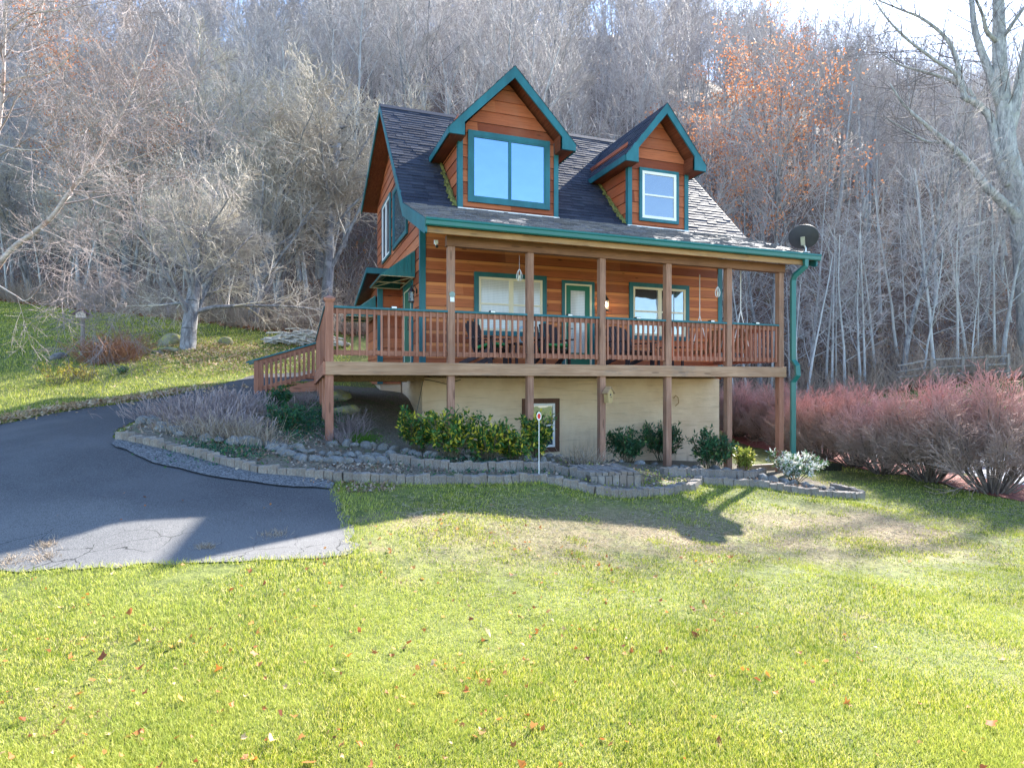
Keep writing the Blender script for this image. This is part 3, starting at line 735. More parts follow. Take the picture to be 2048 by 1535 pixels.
c_ = t_.mix(t_.math('MULTIPLY', slat_, .45), (.36, .37, .40), (.80, .80, .80)); c_ = t_.mix(t_.math('MULTIPLY', f_, .5), c_, (.9, .9, .9))
t_.color(c_); t_.b.inputs['Roughness'].default_value = .12; t_.b.inputs['Specular IOR Level'].default_value = .9
M_LACE = t_.m
window(3.44, 5.27, 1.14, 2.615, VF, units=2, pane_m=M_LACE, label='left porch window with lace curtain behind two sashes')
window(7.576, 9.396, 1.14, 2.61, VF, units=2, pane_m=M_PANE, label='right porch window with bluish reflecting sashes')
# green glazed door
m = MB(); m.box(5.683, 5.76, VF - .05, VF - .004, .40, 2.546); m.box(6.497, 6.574, VF - .05, VF - .004, .40, 2.546); m.box(5.76, 6.497, VF - .05, VF - .004, 2.47, 2.546)
door = hp(m, 'door', M_GREEN)
m = MB(); m.box(5.76, 5.79, VF - .046, VF - .006, .40, 2.47); m.box(6.44, 6.497, VF - .046, VF - .006, .40, 2.47); m.box(5.79, 6.44, VF - .046, VF - .006, 2.43, 2.47); m.build('door_frame', M_CREAM, door)
m = MB(); frame_ring(m, 5.79, 6.44, .42, 2.43, .125, VF - .04, VF - .008, 'x', .35); m.build('door_leaf', M_DOORG, door)
m = MB(); rect(m, 5.915, 6.315, .77, 2.305, VF - .022); m.build('pane', M_LACE, door)
m = MB(); m.tube([(5.85, VF - .04, 1.36), (5.85, VF - .09, 1.36)], .012); m.tube([(5.85, VF - .09, 1.36), (5.95, VF - .09, 1.36)], .011); m.box(5.828, 5.872, VF - .047, VF - .041, 1.28, 1.42); m.build('door_handle', M_BLACK, door)
window(4.65, 5.62, -1.655, -.352, VF + .02, trim=.12, trim_m=M_BROWN, sash_m=M_WHITE, pane_m=M_PANEB, label='basement window in a brown wooden frame')
# dormer windows
window(3.149, 5.139, 4.075, 5.68, 1.95, trim=.11, sash_m=M_GREEN, pane_m=M_PANEM, units=2, rail=False, sash=.034, parent=d1)
window(7.57, 8.72, 4.06, 5.385, 1.95, trim=.075, sash_m=M_WHITE, pane_m=M_PANE, parent=d2, sash=.07)
# gable windows
window(6.58, 8.21, 3.75, 5.55, TL - .02, 'y', trim=.07, sash_m=M_WHITE, pane_m=M_PANEB, units=2, rail=False, label='rear gable window in white frame')
window(3.95, 6.1, 3.75, 5.42, TL - .02, 'y', trim=.09, sash_m=M_GREEN, pane_m=M_PANEM, units=1, rail=False, sash=.04, label='front gable picture window reflecting the trees')
# side door under the awning
m = MB(); frame_ring(m, 3.3, 4.5, .40, 2.5, .1, TL - .05, TL - .004, 'y', .01); sd = hp(m, 'side_door', M_GREEN)
m = MB(); m.box(TL - .04, TL - .01, 3.4, 4.4, .41, 2.4); m.build('door_leaf', M_DOORG, sd)
m = MB(); frame_ring(m, 3.45, 4.35, .5, 2.33, .03, TL - .05, TL - .04, 'y'); m.build('screen_frame', M_CREAM, sd)
m = MB(); m.tube([(TL - .1, 3.52, 1.3), (TL - .1, 3.52, 1.55)], .012); m.box(TL - .11, TL - .045, 3.5, 3.54, 1.29, 1.31); m.box(TL - .11, TL - .045, 3.5, 3.54, 1.54, 1.56); m.build('door_handle', M_BLACK, sd)

# awnings: sloping ribbed sheet, ribbed side panels, cream bar frame
M_AWN = simple('green_ribbed_awning', (.02, .16, .17), .4, .1, 3, bump=0, spec=.4)
def awning(t0, v0, v1, proj, zt, zb):
    x1 = t0 - proj; aw = MB(); n = 12
    for k in range(n):
        a = v0 + (v1 - v0) * k / n; b = v0 + (v1 - v0) * (k + .86) / n; c = v0 + (v1 - v0) * (k + 1) / n
        for y0, y1, dz in ((a, b, 0), (b, c, .022)):
            aw.add([(t0, y0, zt + dz), (t0, y1, zt + dz), (x1, y1, zb + dz), (x1, y0, zb + dz), (t0, y0, zt - .012), (t0, y1, zt - .012), (x1, y1, zb - .012), (x1, y0, zb - .012)],
                   [(3, 2, 1, 0), (4, 5, 6, 7), (0, 1, 5, 4), (1, 2, 6, 5), (2, 3, 7, 6), (3, 0, 4, 7)])
    a_ = hp(aw, 'awning', M_AWN)
    n = 9
    for vv in (v0, v1):
        p = MB()
        for k in range(n):
            xa = t0 - proj * k / n; xb = t0 - proj * (k + 1) / n; za = zt - (zt - zb) * k / n; zc = zt - (zt - zb) * (k + 1) / n; o = -.012 if k % 2 else .004
            p.add([(xa, vv + o, zb), (xb, vv + o, zb), (xb, vv + o, zc), (xa, vv + o, za), (xa, vv + o + .008, zb), (xb, vv + o + .008, zb), (xb, vv + o + .008, zc), (xa, vv + o + .008, za)],
                  [(0, 1, 2, 3), (7, 6, 5, 4), (0, 4, 5, 1), (1, 5, 6, 2), (2, 6, 7, 3), (3, 7, 4, 0)])
        p.build('side_panel', M_AWN, a_)
    f = MB(); q = [(t0 - .02, v0 + .03, zb), (x1 + .02, v0 + .03, zb), (x1 + .02, v1 - .03, zb), (t0 - .02, v1 - .03, zb)]
    for i in range(4): f.beam(q[i], q[(i + 1) % 4], .022, .022)
    f.beam((t0 - .02, (v0 + v1) / 2, zb), (x1 + .02, (v0 + v1) / 2, zb), .022, .022)
    f.beam(q[1], (t0 - .02, v0 + .03, zt - .02), .02, .02, (0, 1, 0)); f.beam(q[2], (t0 - .02, v1 - .03, zt - .02), .02, .02, (0, 1, 0)); f.beam(q[0], q[2], .016, .016)
    f.build('awning_frame', M_CREAM, a_)
awning(TL - .03, 3.0, 5.0, .80, 3.13, 2.51)
awning(1.57, 5.35, 7.0, .75, 2.36, 1.80)

# wall lanterns
M_BULB = NT('lamp_bulb'); M_BULB.color((1, .8, .5)); M_BULB.b.inputs['Emission Color'].default_value = (1, .72, .35, 1); M_BULB.b.inputs['Emission Strength'].default_value = 9; M_BULB = M_BULB.m
t_ = NT('seeded_glass'); t_.color((.8, .85, .9)); t_.b.inputs['Roughness'].default_value = .15; t_.b.inputs['Transmission Weight'].default_value = .8; t_.b.inputs['IOR'].default_value = 1.1; M_SEED = t_.m
def lantern(p, out, lit):
    p = Vector(p); out = Vector(out); c = p + out * .13; m = MB()
    m.lathe([(.0, .26), (.022, .23), (.03, .20), (.085, .13), (.09, .115), (.0, .115)], 8, (c.x, c.y, c.z - .02))
    m.lathe([(.0, -.155), (.07, -.15), (.075, -.125), (.0, -.125)], 8, (c.x, c.y, c.z))
    m.tube([p + Vector((0, 0, .12)), p + out * .05 + Vector((0, 0, .25)), c + Vector((0, 0, .24))], .012, 6)
    m.tube([p - out * .0 + Vector((0, 0, .12)), p + out * .02 + Vector((0, 0, .12))], .055, 10)
    for k in range(4):
        a = PI / 4 + k * PI / 2; d = Vector((math.cos(a) * .07, math.sin(a) * .07, 0)); m.beam(c + d + Vector((0, 0, -.13)), c + d * 1.08 + Vector((0, 0, .1)), .01, .01, (1, 0, 0))
    l = hp(m, 'wall_lantern', M_BLACK)
    g = MB(); g.lathe([(.058, -.12), (.066, .1)], 12, c); g.build('lantern_glass', M_SEED, l)
    if lit:
        b = MB(); b.lathe([(.0, -.06), (.03, -.04), (.034, -.01), (.02, .03), (.012, .06), (0, .07)], 10, c); b.build('bulb', M_BULB, l)
lantern((6.84, VF - .02, 1.98), (0, -1, 0), True)
lantern((TL - .02, 2.82, 2.03), (-1, 0, 0), False)

# ------------------------------------------------------------------ porch
DZ = .396
m = MB()
for k in range(17): m.box(.02 + 0, 10.28, .02 + k * .1425, .02 + k * .1425 + .136, DZ - .035, DZ)
for k in range(12): m.box(.02, TL - .03, 2.46 + k * .1425, 2.46 + k * .1425 + .136, DZ - .035 - (k + 1) * .012, DZ - (k + 1) * .012)
deck = hp(m, 'deck', M_REDX)
m = MB(); m.box(-.005, 10.31, -.042, 0, .161, DZ - .001); m.build('rim_board', M_RIM, deck, .004)
m = MB(); m.prism([(-.0415, DZ - .002), (-.0415, .162), (4.1, -.02), (4.1, .225)], 'x', -.045, -.005); m.build('side_board', M_REDY, deck)
m = MB(); m.box(10.27, 10.309, .0, 2.44, .162, DZ - .002); m.build('side_board', M_REDY, deck)
m = MB()
for k in range(22): m.box(.3 + k * .46, .34 + k * .46, .002, 2.43, .19, DZ - .036)
m.box(.0, 2.15, 1.9, 1.95, .06, .188); m.box(.0, 2.15, 3.9, 3.94, .05, .2)
m.build('joists', M_DECKUN, deck)
PT = [2.28 + 1.612 * k for k in range(5)] + [10.215]
PB = [-1.35, -1.5, -1.65, -1.8, -1.95, -2.2]
for i, t in enumerate(PT):
    m = MB(); m.box(t - .068, t + .068, .006, .142, DZ + .001, 2.60); hp(m, 'porch_post', M_POST, None, .006)
    m = MB(); m.box(t - .066, t + .066, -.02 + .024, .142, PB[i] - .4, .160); hp(m, 'lower_post', M_POST if i < 5 else M_RED, None, .006)
m = MB(); m.box(-.005, .135, -.005, .135, DZ + .001, 1.46); pc = hp(m, 'corner_post', M_RED, None, .006)
m = MB(); c = .065
m.box(c - .085, c + .085, c - .085, c + .085, 1.46, 1.485); m.add([(c - .105, c - .105, 1.515), (c + .105, c - .105, 1.515), (c + .105, c + .105, 1.515), (c - .105, c + .105, 1.515), (c, c, 1.575)], [(3, 2, 1, 0), (0, 1, 4), (1, 2, 4), (2, 3, 4), (3, 0, 4)])
m.box(c - .1, c + .1, c - .1, c + .1, 1.485, 1.514); m.build('post_cap', M_RED, pc)
for v, zb in ((.0, -1.4), (1.05, -1.2), (2.15, -.9), (3.2, -.7), (3.95, -.5)):
    m = MB(); m.box(-.005, .135, v + .002, v + .142, zb, .16 - v * .045); hp(m, 'lower_post', M_RED, None, .006)
def railing(p, q, n, dz0=0, dz1=0, mat=None, capend=0.0):
    """rail between two points (house axes); balusters stand on the outer face"""
    p = Vector(p); q = Vector(q); d = (q - p); L = d.length; a = d.normalized(); out = a.cross(Vector((0, 0, 1))); mat = mat or M_REDX
    up = Vector((0, 0, 1)); s0 = Vector((0, 0, dz0)); s1 = Vector((0, 0, dz1))
    m = MB(); m.beam(p + up * .885 + s0, q + up * .885 + s1, .04, .09); r = hp(m, 'railing', mat); m = MB(); m.beam(p + up * .145 + s0, q + up * .145 + s1, .04, .09); m.build('bottom_rail', mat, r)
    m = MB(); m.beam(p - a * capend + up * .952 + s0 - Vector((0, 0, 1)) * 0, q + a * capend + up * .952 + s1, .145, .038); m.build('rail_cap', M_GREEN, r)
    for k in range(n):
        f = (k + .5) / n; b = p.lerp(q, f) + s0.lerp(s1, f) + out * .039
        m = MB(); m.box(b.x - .018, b.x + .018, b.y - .018, b.y + .018, b.z + .09, b.z + .928); m.build('baluster', M_RED, r)
    return r
RZ = DZ + .022
xs = [.135] + [t for t in PT]
for i in range(6):
    a = xs[i] + (.068 if i else 0); b = xs[i + 1] - .068
    railing((a, .085, RZ), (b, .085, RZ), max(2, round((b - a) / .127)))
railing((10.215, .142, RZ), (10.215, VF - .03, RZ), 17, mat=M_REDY)
railing((.05, 4.0, RZ - .2), (.05, .135, RZ), 24, -.14, 0, M_REDY)
# short stair on the left with a raking rail
m = MB()
m.beam((.0, 3.95, -.03), (-1.42, 3.95, -.42), .045, .24); m.beam((.0, 4.95, -.03), (-1.42, 4.95, -.42), .045, .24); st = hp(m, 'stair', M_REDX)
m = MB()
for k in range(4): m.box(-.36 * (k + 1), -.36 * k + .02, 3.97, 4.93, .12 - k * .13, .155 - k * .13)
m.build('treads', M_REDX, st)
for v in (3.95, 4.95):
    m = MB(); m.box(-1.36, -1.27, v - .045, v + .045, -.7, .56); m.build('newel_post', M_RED, st)
    m = MB(); m.beam((0, v, .90), (-1.3, v, .49), .04, .09); m.beam((0, v, .24), (-1.3, v, -.13), .04, .09); m.build('stair_rail', M_REDX, st)
    m = MB(); m.beam((.03, v, .98), (-1.52, v, .49), .145, .036); m.build('rail_cap', M_GREEN, st)
    for k in range(12):
        f = (k + .5) / 12; x = -1.26 * f; z = -.13 * f + .24 * (1 - f); m = MB(); m.box(x - .018, x + .018, v - .057, v - .021, z - .06 - .05 * f + .02, z + .68 - .05 * f); m.build('baluster', M_RED, st)
# post at the head of the stair
m = MB(); m.box(-.005, .13, 3.9, 4.03, -.1, 1.06); hp(m, 'stair_post', M_RED)
# ------------------------------------------------------------------ things on and around the porch
M_CHAIR = wood('brown_recycled_slats', (.045, .03, .034), (.085, .06, .066), 'z', knots=False)
M_CUSH = simple('green_cushion', (.05, .30, .11), .85, .15, 12, bump=.2)
M_CUSH2 = simple('teal_cushion', (.02, .11, .12), .85, .15, 12, bump=.2)
def adirondack(label, loc, rz, width=.56, backs=5):
    t = thing('adirondack_chair', label, 'chair', loc, rz, None); w = width / 2
    m = MB()   # seat: slats falling to the back; chair faces -y
    for k in range(6):
        y = -.27 + k * .085; z = .37 - k * .024; m.beam((-w, y, z), (w, y, z), .075, .02)
    m.build('seat', M_CHAIR, t)
    m = MB(); n = backs
    for k in range(n):
        f = (k + .5) / n * 2 - 1; x = f * w * .9; top = 1.0 - .13 * f * f
        m.beam((x, .17, .26), (x * 1.16, .17 + (top - .26) * .36, top), width * .9 / n * .88, .022, (0, -1, .36))
    m.beam((-w, .27, .52), (w, .27, .52), .022, .07); m.build('backrest', M_CHAIR, t)
    for s in (-1, 1):
        m = MB(); m.prism([(s * (w + .02), -.36), (s * (w + .15), -.33), (s * (w + .14), .05), (s * (w + .05), .34), (s * (w - .0), .34), (s * (w + .0), 0)][::s], 'z', .575, .6); m.build('armrest', M_CHAIR, t)
        m = MB(); m.box(*sorted((s * w, s * (w + .03))), -.33, -.22, 0, .575); m.build('leg', M_CHAIR, t)
        m = MB(); m.beam((s * (w + .015), -.3, .33), (s * (w + .015), .52, .03), .03, .1); m.build('leg', M_CHAIR, t)
    return t
def cushion(label, loc, rz, w):
    m = MB(); m.box(-w / 2, w / 2, -.30, .13, .0, .06); o = m.build('seat_cushion', M_CUSH, None, .02); o.location = loc; o.rotation_euler = (R(-13), 0, rz)
    return tag(o, label, 'cushion')
for lab, t, v, rz, w, b, cl in (('brown slatted porch chair left of the small side table', 3.42, 1.35, YAW + R(38), .56, 5, 'green cushion on the left porch chair'),
                                ('brown slatted porch chair beside the glazed green door', 4.95, 1.35, YAW + R(-2), .56, 5, 'green cushion on the porch chair beside the door')):
    adirondack(lab, H(t, v, DZ), rz, w, b); p = H(t, v, DZ + .375); cushion(cl, p, rz, .54)
adirondack('wide two-seat brown slatted bench under the right window', H(7.0, 1.4, DZ), YAW + R(24), .98, 9)
def side_table(label, loc, rz):
    t = thing('side_table', label, 'table', loc, rz)
    m = MB()
    for k in range(5): m.box(-.25, .25, -.25 + k * .1, -.25 + k * .1 + .09, .47, .495)
    m.build('tabletop', M_CHAIR, t)
    for a in (-1, 1):
        for b in (-1, 1):
            m = MB(); m.box(a * .2 - .025, a * .2 + .025, b * .2 - .025, b * .2 + .025, 0, .47); m.build('leg', M_CHAIR, t)
side_table('low brown slatted table between the two cushioned chairs', H(4.2, 1.3, DZ), YAW)
side_table('low brown slatted table at the right of the bench', H(8.05, 1.3, DZ), YAW)
# coil of pale blue hose standing on the table
m = MB()
for k in range(3):
    m.tube([(math.cos(a) * (.10 + .012 * k), -.02 + .02 * k, .175 + math.sin(a) * (.17 + .006 * k)) for a in np.linspace(0, 2 * PI, 25)], .011, 6)
o = m.build('coiled_hose', simple('pale_blue_hose', (.35, .50, .58), .5), None, 0, True); o.location = H(4.2, 1.22, DZ + .5); o.rotation_euler = (0, 0, YAW); tag(o, 'coil of pale blue hose propped on the low porch table', 'hose')
# porch swing hung at the right end, facing the house length
sw = thing('porch_swing', 'wooden porch swing hanging on white ropes at the porch end', 'swing', H(9.45, 1.25, DZ + .42), YAW + R(-78))
M_SWING = wood('swing_wood', (.20, .085, .04), (.36, .17, .08), 'x', knots=False)
m = MB()
for k in range(5): m.box(-.62, .62, -.28 + k * .1, -.28 + k * .1 + .085, 0, .022)
m.box(-.6, -.55, -.3, .24, -.07, -.002); m.box(.55, .6, -.3, .24, -.07, -.002); m.box(-.64, .64, -.325, -.285, -.06, .03); m.build('seat', M_SWING, sw)
m = MB()
for k in range(13): m.beam((-.57 + k * .095, .22, .02), (-.57 + k * .095, .36, .52), .06, .018, (0, -1, .3))
m.beam((-.64, .37, .53), (.64, .37, .53), .03, .07); m.build('backrest', M_SWING, sw)
for s in (-1, 1):
    m = MB(); m.box(*sorted((s * .58, s * .65)), -.32, .3, .24, .265); m.box(*sorted((s * .59, s * .63)), -.31, -.26, 0, .24); m.build('armrest', M_SWING, sw)
    m = MB(); top = (s * .62, 0, 2.0); mid = (s * .62, 0, .95)
    m.tube([top, mid], .011, 6); m.tube([mid, (s * .62, -.3, .0)], .011, 6); m.tube([mid, (s * .62, .3, .1)], .011, 6); m.build('rope', M_WHITE, sw)
# hanging white wire ornaments under the porch beam
def chime(label, loc):
    t = thing('hanging_ornament', label, 'ornament', loc, 0); t.scale = (.7, .7, .85); m = MB()
    for k in range(6):
        a = k * PI / 3
        m.tube([(math.cos(a) * r, math.sin(a) * r, z) for r, z in ((.01, .0), (.055, -.06), (.085, -.15), (.07, -.23), (.03, -.27))], .007, 5)
    m.build('wire_cage', M_WHITE, t)
    m = MB(); m.tube([(0, 0, 0), (0, 0, .33)], .004, 4); m.build('hanging_wire', M_STEEL, t)
    m = MB(); m.lathe([(0, -.24), (.028, -.23), (.028, -.14), (0, -.13)], 8); m.build('candle_holder', M_CREAM, t)
chime('white wire ornament hanging beside the second porch post', H(3.74, .24, 2.30)); chime('white wire ornament hanging near the right corner trim', H(8.52, .16, 2.20))
# camera under the porch eave, thermometer on the first full post, small solar lamps on the rail
t = thing('security_camera', 'small white security camera under the porch eave', 'camera', H(2.06, .35, 2.72), YAW)
m = MB(); m.box(-.035, .035, -.03, .03, -.02, .05); m.tube([(0, 0, -.02), (0, -.02, -.06)], .02, 8); m.build('body', M_WHITE, t)
m = MB(); m.tube([(0, -.05, -.07), (0, -.085, -.09)], .028, 10); m.build('lens', M_BLACK, t)
t = thing('thermometer', 'small pale thermometer plaque on the leftmost tall porch post', 'thermometer', H(PT[0] + .01, -.0, 1.55), YAW)
m = MB(); m.box(-.04, .04, -.012, .0, .0, .09); m.build('plaque', M_WHITE, t); m = MB(); m.tube([(0, -.0, .14), (0, -.014, .14)], .055, 14); m.build('dial', simple('dial_green', (.25, .33, .30), .4, bump=0), t)
for i, (tt, nx_) in enumerate(((1.2, 'in the leftmost bay'), (3.1, 'above the left chair'), (4.75, 'left of the door'), (6.35, 'right of the door'), (8.25, 'above the swing'), (9.5, 'in the rightmost bay'))):
    t = thing('solar_rail_lamp', 'little solar lamp on the green rail ' + nx_, 'lamp', H(tt, .075, RZ + .972), YAW, 'solar lamps along the porch rail')
    m = MB(); m.box(-.05, .05, -.085, .03, 0, .03); m.build('housing', M_BLACK, t); m = MB(); m.box(-.045, .045, -.089, -.0855, -.01, .022); m.build('lens', M_WHITE, t)
# satellite dish
t = thing('satellite_dish', 'dark oval satellite dish on the right end of the porch roof', 'satellite dish', H(10.62, -.16, 3.06), 0)
n_ = Vector((.50, .72, .48)).normalized(); e1 = n_.cross(Vector((0, 0, 1))).normalized(); e2 = e1.cross(n_); c0 = Vector((.05, -.02, .36))
m = MB(); K = 28; prof = [(0, -.045), (.33, -.035), (.66, -.012), (.94, .022), (1, .03)]
rings = [[c0 + e1 * (.33 * r * math.cos(2 * PI * k / K)) + e2 * (.29 * r * math.sin(2 * PI * k / K)) + n_ * z for k in range(K)] for r, z in prof]
rings += [[p + n_ * .012 for p in rg] for rg in rings[::-1]]
m.add([p for rg in rings for p in rg], [(i * K + k, i * K + (k + 1) % K, (i + 1) * K + (k + 1) % K, (i + 1) * K + k) for i in range(len(rings) - 1) for k in range(K)])
m.build('dish', simple('dark_dish', (.045, .047, .055), .55, .15, 4, bump=0, spec=.3), t, 0, True)
m = MB(); m.tube([(.1, -.03, 0), (.1, -.035, .1), c0 - n_ * .08 - e2 * .1], .022, 8); m.box(.03, .17, -.1, .05, -.005, .01); m.beam(c0 - n_ * .1 - e2 * .16, c0 - n_ * .06 + e2 * .03, .09, .05, tuple(n_)); m.build('mount', M_STEEL, t)
m = MB(); a0 = c0 - e2 * .28 + n_ * .02; m.tube([a0, a0 + n_ * .35 - e2 * .05], .012, 6); m.tube([a0 + n_ * .35 - e2 * .05, a0 + n_ * .44], .03, 8); m.build('feed_arm', M_BLACK, t)
# birdhouse nailed to the middle lower post
t = thing('birdhouse', 'pale wooden birdhouse on the middle porch post', 'birdhouse', H(PT[2] + .06, -.02, -.22), YAW + R(14))
m = MB(); m.prism([(-.055, -.17), (.055, -.17), (.075, .05), (0, .15), (-.075, .05)], 'y', -.13, 0); m.build('body', wood('birdhouse_pine', (.50, .34, .14), (.72, .54, .28), 'z', knots=False), t)
m = MB(); m.beam((-.11, -.07, .02), (.004, -.07, .165), .16, .015, (0, 0, 1)); m.beam((.11, -.07, .02), (-.004, -.07, .165), .16, .015, (0, 0, 1)); m.build('roof', wood('birdhouse_roof', (.35, .22, .12), (.55, .38, .22), 'y', knots=False), t)
m = MB(); m.tube([(0, -.128, .0), (0, -.133, .0)], .02, 12); m.tube([(0, -.13, -.05), (0, -.17, -.05)], .006, 6); m.build('entrance', M_BLACK, t)
# loose cable under the deck and hose hook on the basement wall
m = MB(); m.tube([H(3.1, 2.35, .10), H(2.75, 2.3, .0), H(2.45, 2.33, .07), H(2.25, 2.4, .1)], .008, 5); m.tube([H(2.22, 2.3, .1), H(2.12, 2.2, -.3), H(2.05, 2.2, -.62), H(2.12, 2.2, -.72), H(2.2, 2.22, -.6)], .008, 5)
tag(m.build('loose_cable', M_BLACK), 'loose black cable dangling under the deck by the basement corner', 'cable')
m = MB(); m.tube([H(8.92, 2.42, -.38), H(8.95, 2.36, -.30), H(9.02, 2.36, -.36), H(9.04, 2.36, -.5), H(8.95, 2.38, -.58)], .012, 6)
tag(m.build('hose_hook', simple('brass', (.35, .22, .08), .4, metal=.7)), 'bent pipe hook on the right of the basement wall', 'hook')
# reflector stake
p = px2g(1078, 962); t = thing('reflector_stake', 'white stake with red oval reflector in the block border', 'marker', p)
hgt = (962 - 832) / FPX * p.y
m = MB(); m.tube([(0, 0, -.1), (0, 0, hgt - .04)], .006, 6); m.build('stake', M_WHITE, t)
m = MB(); m.tube([(0, -.004, hgt), (0, .004, hgt)], .05, 18); o = m.build('reflector', M_WHITE, t); o.scale = (.72, 1, 1.25); o.location.z = -hgt * .25
m = MB(); m.tube([(0, -.008, hgt), (0, -.0045, hgt)], .033, 18); o = m.build('red_lens', simple('red_reflector', (.62, .03, .03), .25, .05, bump=0), t); o.scale = (.72, 1, 1.25); o.location.z = -hgt * .25

# ------------------------------------------------------------------ split-rail fence at the foot of the hill
fx = [at_depth(px, 742, 29) for px in (1795, 1862, 1925, 1972, 2016)]; fz = [.10, .16, .22, .28, .32]
fp = [Vector((p.x, p.y, z)) for p, z in zip(fx, fz)]
fe = thing('rail_fence', 'grey split-rail fence at the foot of the wooded hill', 'fence', fp[0], 0)
M_FENCE = bark_mat('weathered_split_wood', (.24, .21, .19), (.42, .38, .35))
for p in fp[1:]:
    q = p - fp[0]; m = MB(); m.box(q.x - .07, q.x + .07, q.y - .06, q.y + .06, -1.2 + q.z, 1.12 + q.z); m.build('post', M_FENCE, fe)
for a, b in zip(fp[:-1], fp[1:]):
    for z in (.28, .62, 1.0):
        m = MB(); a_ = a - fp[0]; b_ = b - fp[0]; m.tube([a_ + Vector((0, 0, z * (.75 if a is fp[0] else 1))), b_ + Vector((0, 0, z))], .05, 6); m.build('rail', M_FENCE, fe)

# ------------------------------------------------------------------ birdhouse on a pole, boulders, log and other lawn things on the left
p = px2g(165, 716); hh = (716 - 622) / FPX * p.y
t = thing('pole_birdhouse', 'weathered birdhouse with purple-grey roof on a grey pole', 'birdhouse', p, R(20))
m = MB(); m.tube([(0, 0, -.2), (.01, 0, hh - .22)], [.07, .055], 8); m.build('pole', M_FENCE, t)
m = MB(); m.prism([(-.13, hh - .22), (.13, hh - .22), (.13, hh - .08), (0, hh + .0), (-.13, hh - .08)], 'y', -.16, .16); m.build('body', simple('birdhouse_white', (.6, .52, .48), .8), t)
m = MB(); m.beam((-.23, 0, hh - .12), (.006, 0, hh + .03), .42, .02); m.beam((.23, 0, hh - .12), (-.006, 0, hh + .03), .42, .02); m.build('roof', simple('birdhouse_purple', (.16, .08, .11), .7), t)
M_ROCK = bark_mat('grey_fieldstone', (.15, .15, .15), (.36, .35, .325), (.25, .21, .155), (3, 3, 3)); M_ROCKM = bark_mat('mossy_boulder', (.20, .20, .14), (.38, .36, .22), (.36, .36, .06), (2, 2, 2))
RK = [rock_mesh('stone_%d' % i, i, [.6, .75, .5, .85, .65, .45][i]) for i in range(6)]
rk = random.Random(21)
def stone(loc, size, label, group=None, mat=None, cat='stone', name='stone', shape=None):
    me = RK[rk.randrange(6) if shape is None else shape]
    if mat: me = me.copy(); me.materials.clear(); me.materials.append(mat)
    elif len(me.materials) == 0: me.materials.append(M_ROCK)
    o = bpy.data.objects.new(name, me); COL.objects.link(o); o.location = loc
    s = size; o.scale = (s * rk.uniform(.85, 1.25), s * rk.uniform(.85, 1.1), s * rk.uniform(.8, 1.1)); o.rotation_euler = (rk.uniform(-.3, .3), rk.uniform(-.3, .3), rk.uniform(0, 6.3))
    return tag(o, label, cat, group)
stone(px2g(338, 690, .12), .42, 'yellow-green mossy boulder beside the grey yard tree', mat=M_ROCKM, cat='boulder', name='boulder')
stone(px2g(198, 724, .02), .38, 'dark grey boulder at the foot of the brown shrub', cat='boulder', name='boulder')
stone(px2g(118, 716, .0), .26, 'low dark boulder left of the birdhouse pole', cat='boulder', name='boulder')
stone(px2g(450, 687, .0), .3, 'flat yellow-green boulder on the lawn edge right of the yard tree', mat=M_ROCKM, cat='boulder', name='boulder')
pg = px2g(606, 690); tb = thing('brush_pile', 'pale heap of cut branches and tarp beyond the stair rail', 'brush pile', pg); tb.scale = (.8, .8, .75)
m = MB(); q = random.Random(4)
for k in range(90):
    a = q.uniform(-.5, .5); x = q.uniform(-1.3, 1.3); h = max(.05, .75 * (1 - (x / 1.5) ** 2)) * q.uniform(.2, 1); L = q.uniform(.5, 1.1)
    m.tube([(x - L * math.cos(a), q.uniform(-.5, .5), h - .12 + q.uniform(-.1, .2)), (x, q.uniform(-.5, .5), h + .05), (x + L * math.cos(a), q.uniform(-.5, .5), h - .15)], q.uniform(.02, .055), 5)
m.build('branches', bark_mat('pale_cut_branch', (.34, .33, .31), (.62, .62, .60)), tb)
m = MB(); m.tube([px2g(318, 703, .05), px2g(340, 703, .07), px2g(357, 705, .05)], [.09, .08, .07], 7)
tag(m.build('fallen_log', M_ROCKM), 'short mossy log lying at the foot of the yard tree', 'log')

# landscape timbers at the right corner
M_TIMB = wood('landscape_timber', (.22, .16, .10), (.40, .31, .22), 'x', knots=False); M_TIMBD = simple('dark_timber', (.03, .028, .018), .9, .4, 8, bump=.5)
a = px2g(1480, 942); b = px2g(1548, 938); m = MB(); m.beam(a + Vector((0, 0, .05)), b + Vector((.1, 0, .06)), .16, .16); tag(m.build('landscape_timber', M_TIMB), 'pale landscape timber behind the right corner post', 'timber')
a = px2g(1632, 940); b = px2g(1678, 940); m = MB(); m.beam(a + Vector((0, 0, .06)), b + Vector((0, 0, .06)), .2, .2); tag(m.build('landscape_timber', M_TIMBD), 'dark mossy timber end at the edge of the red mulch', 'timber')

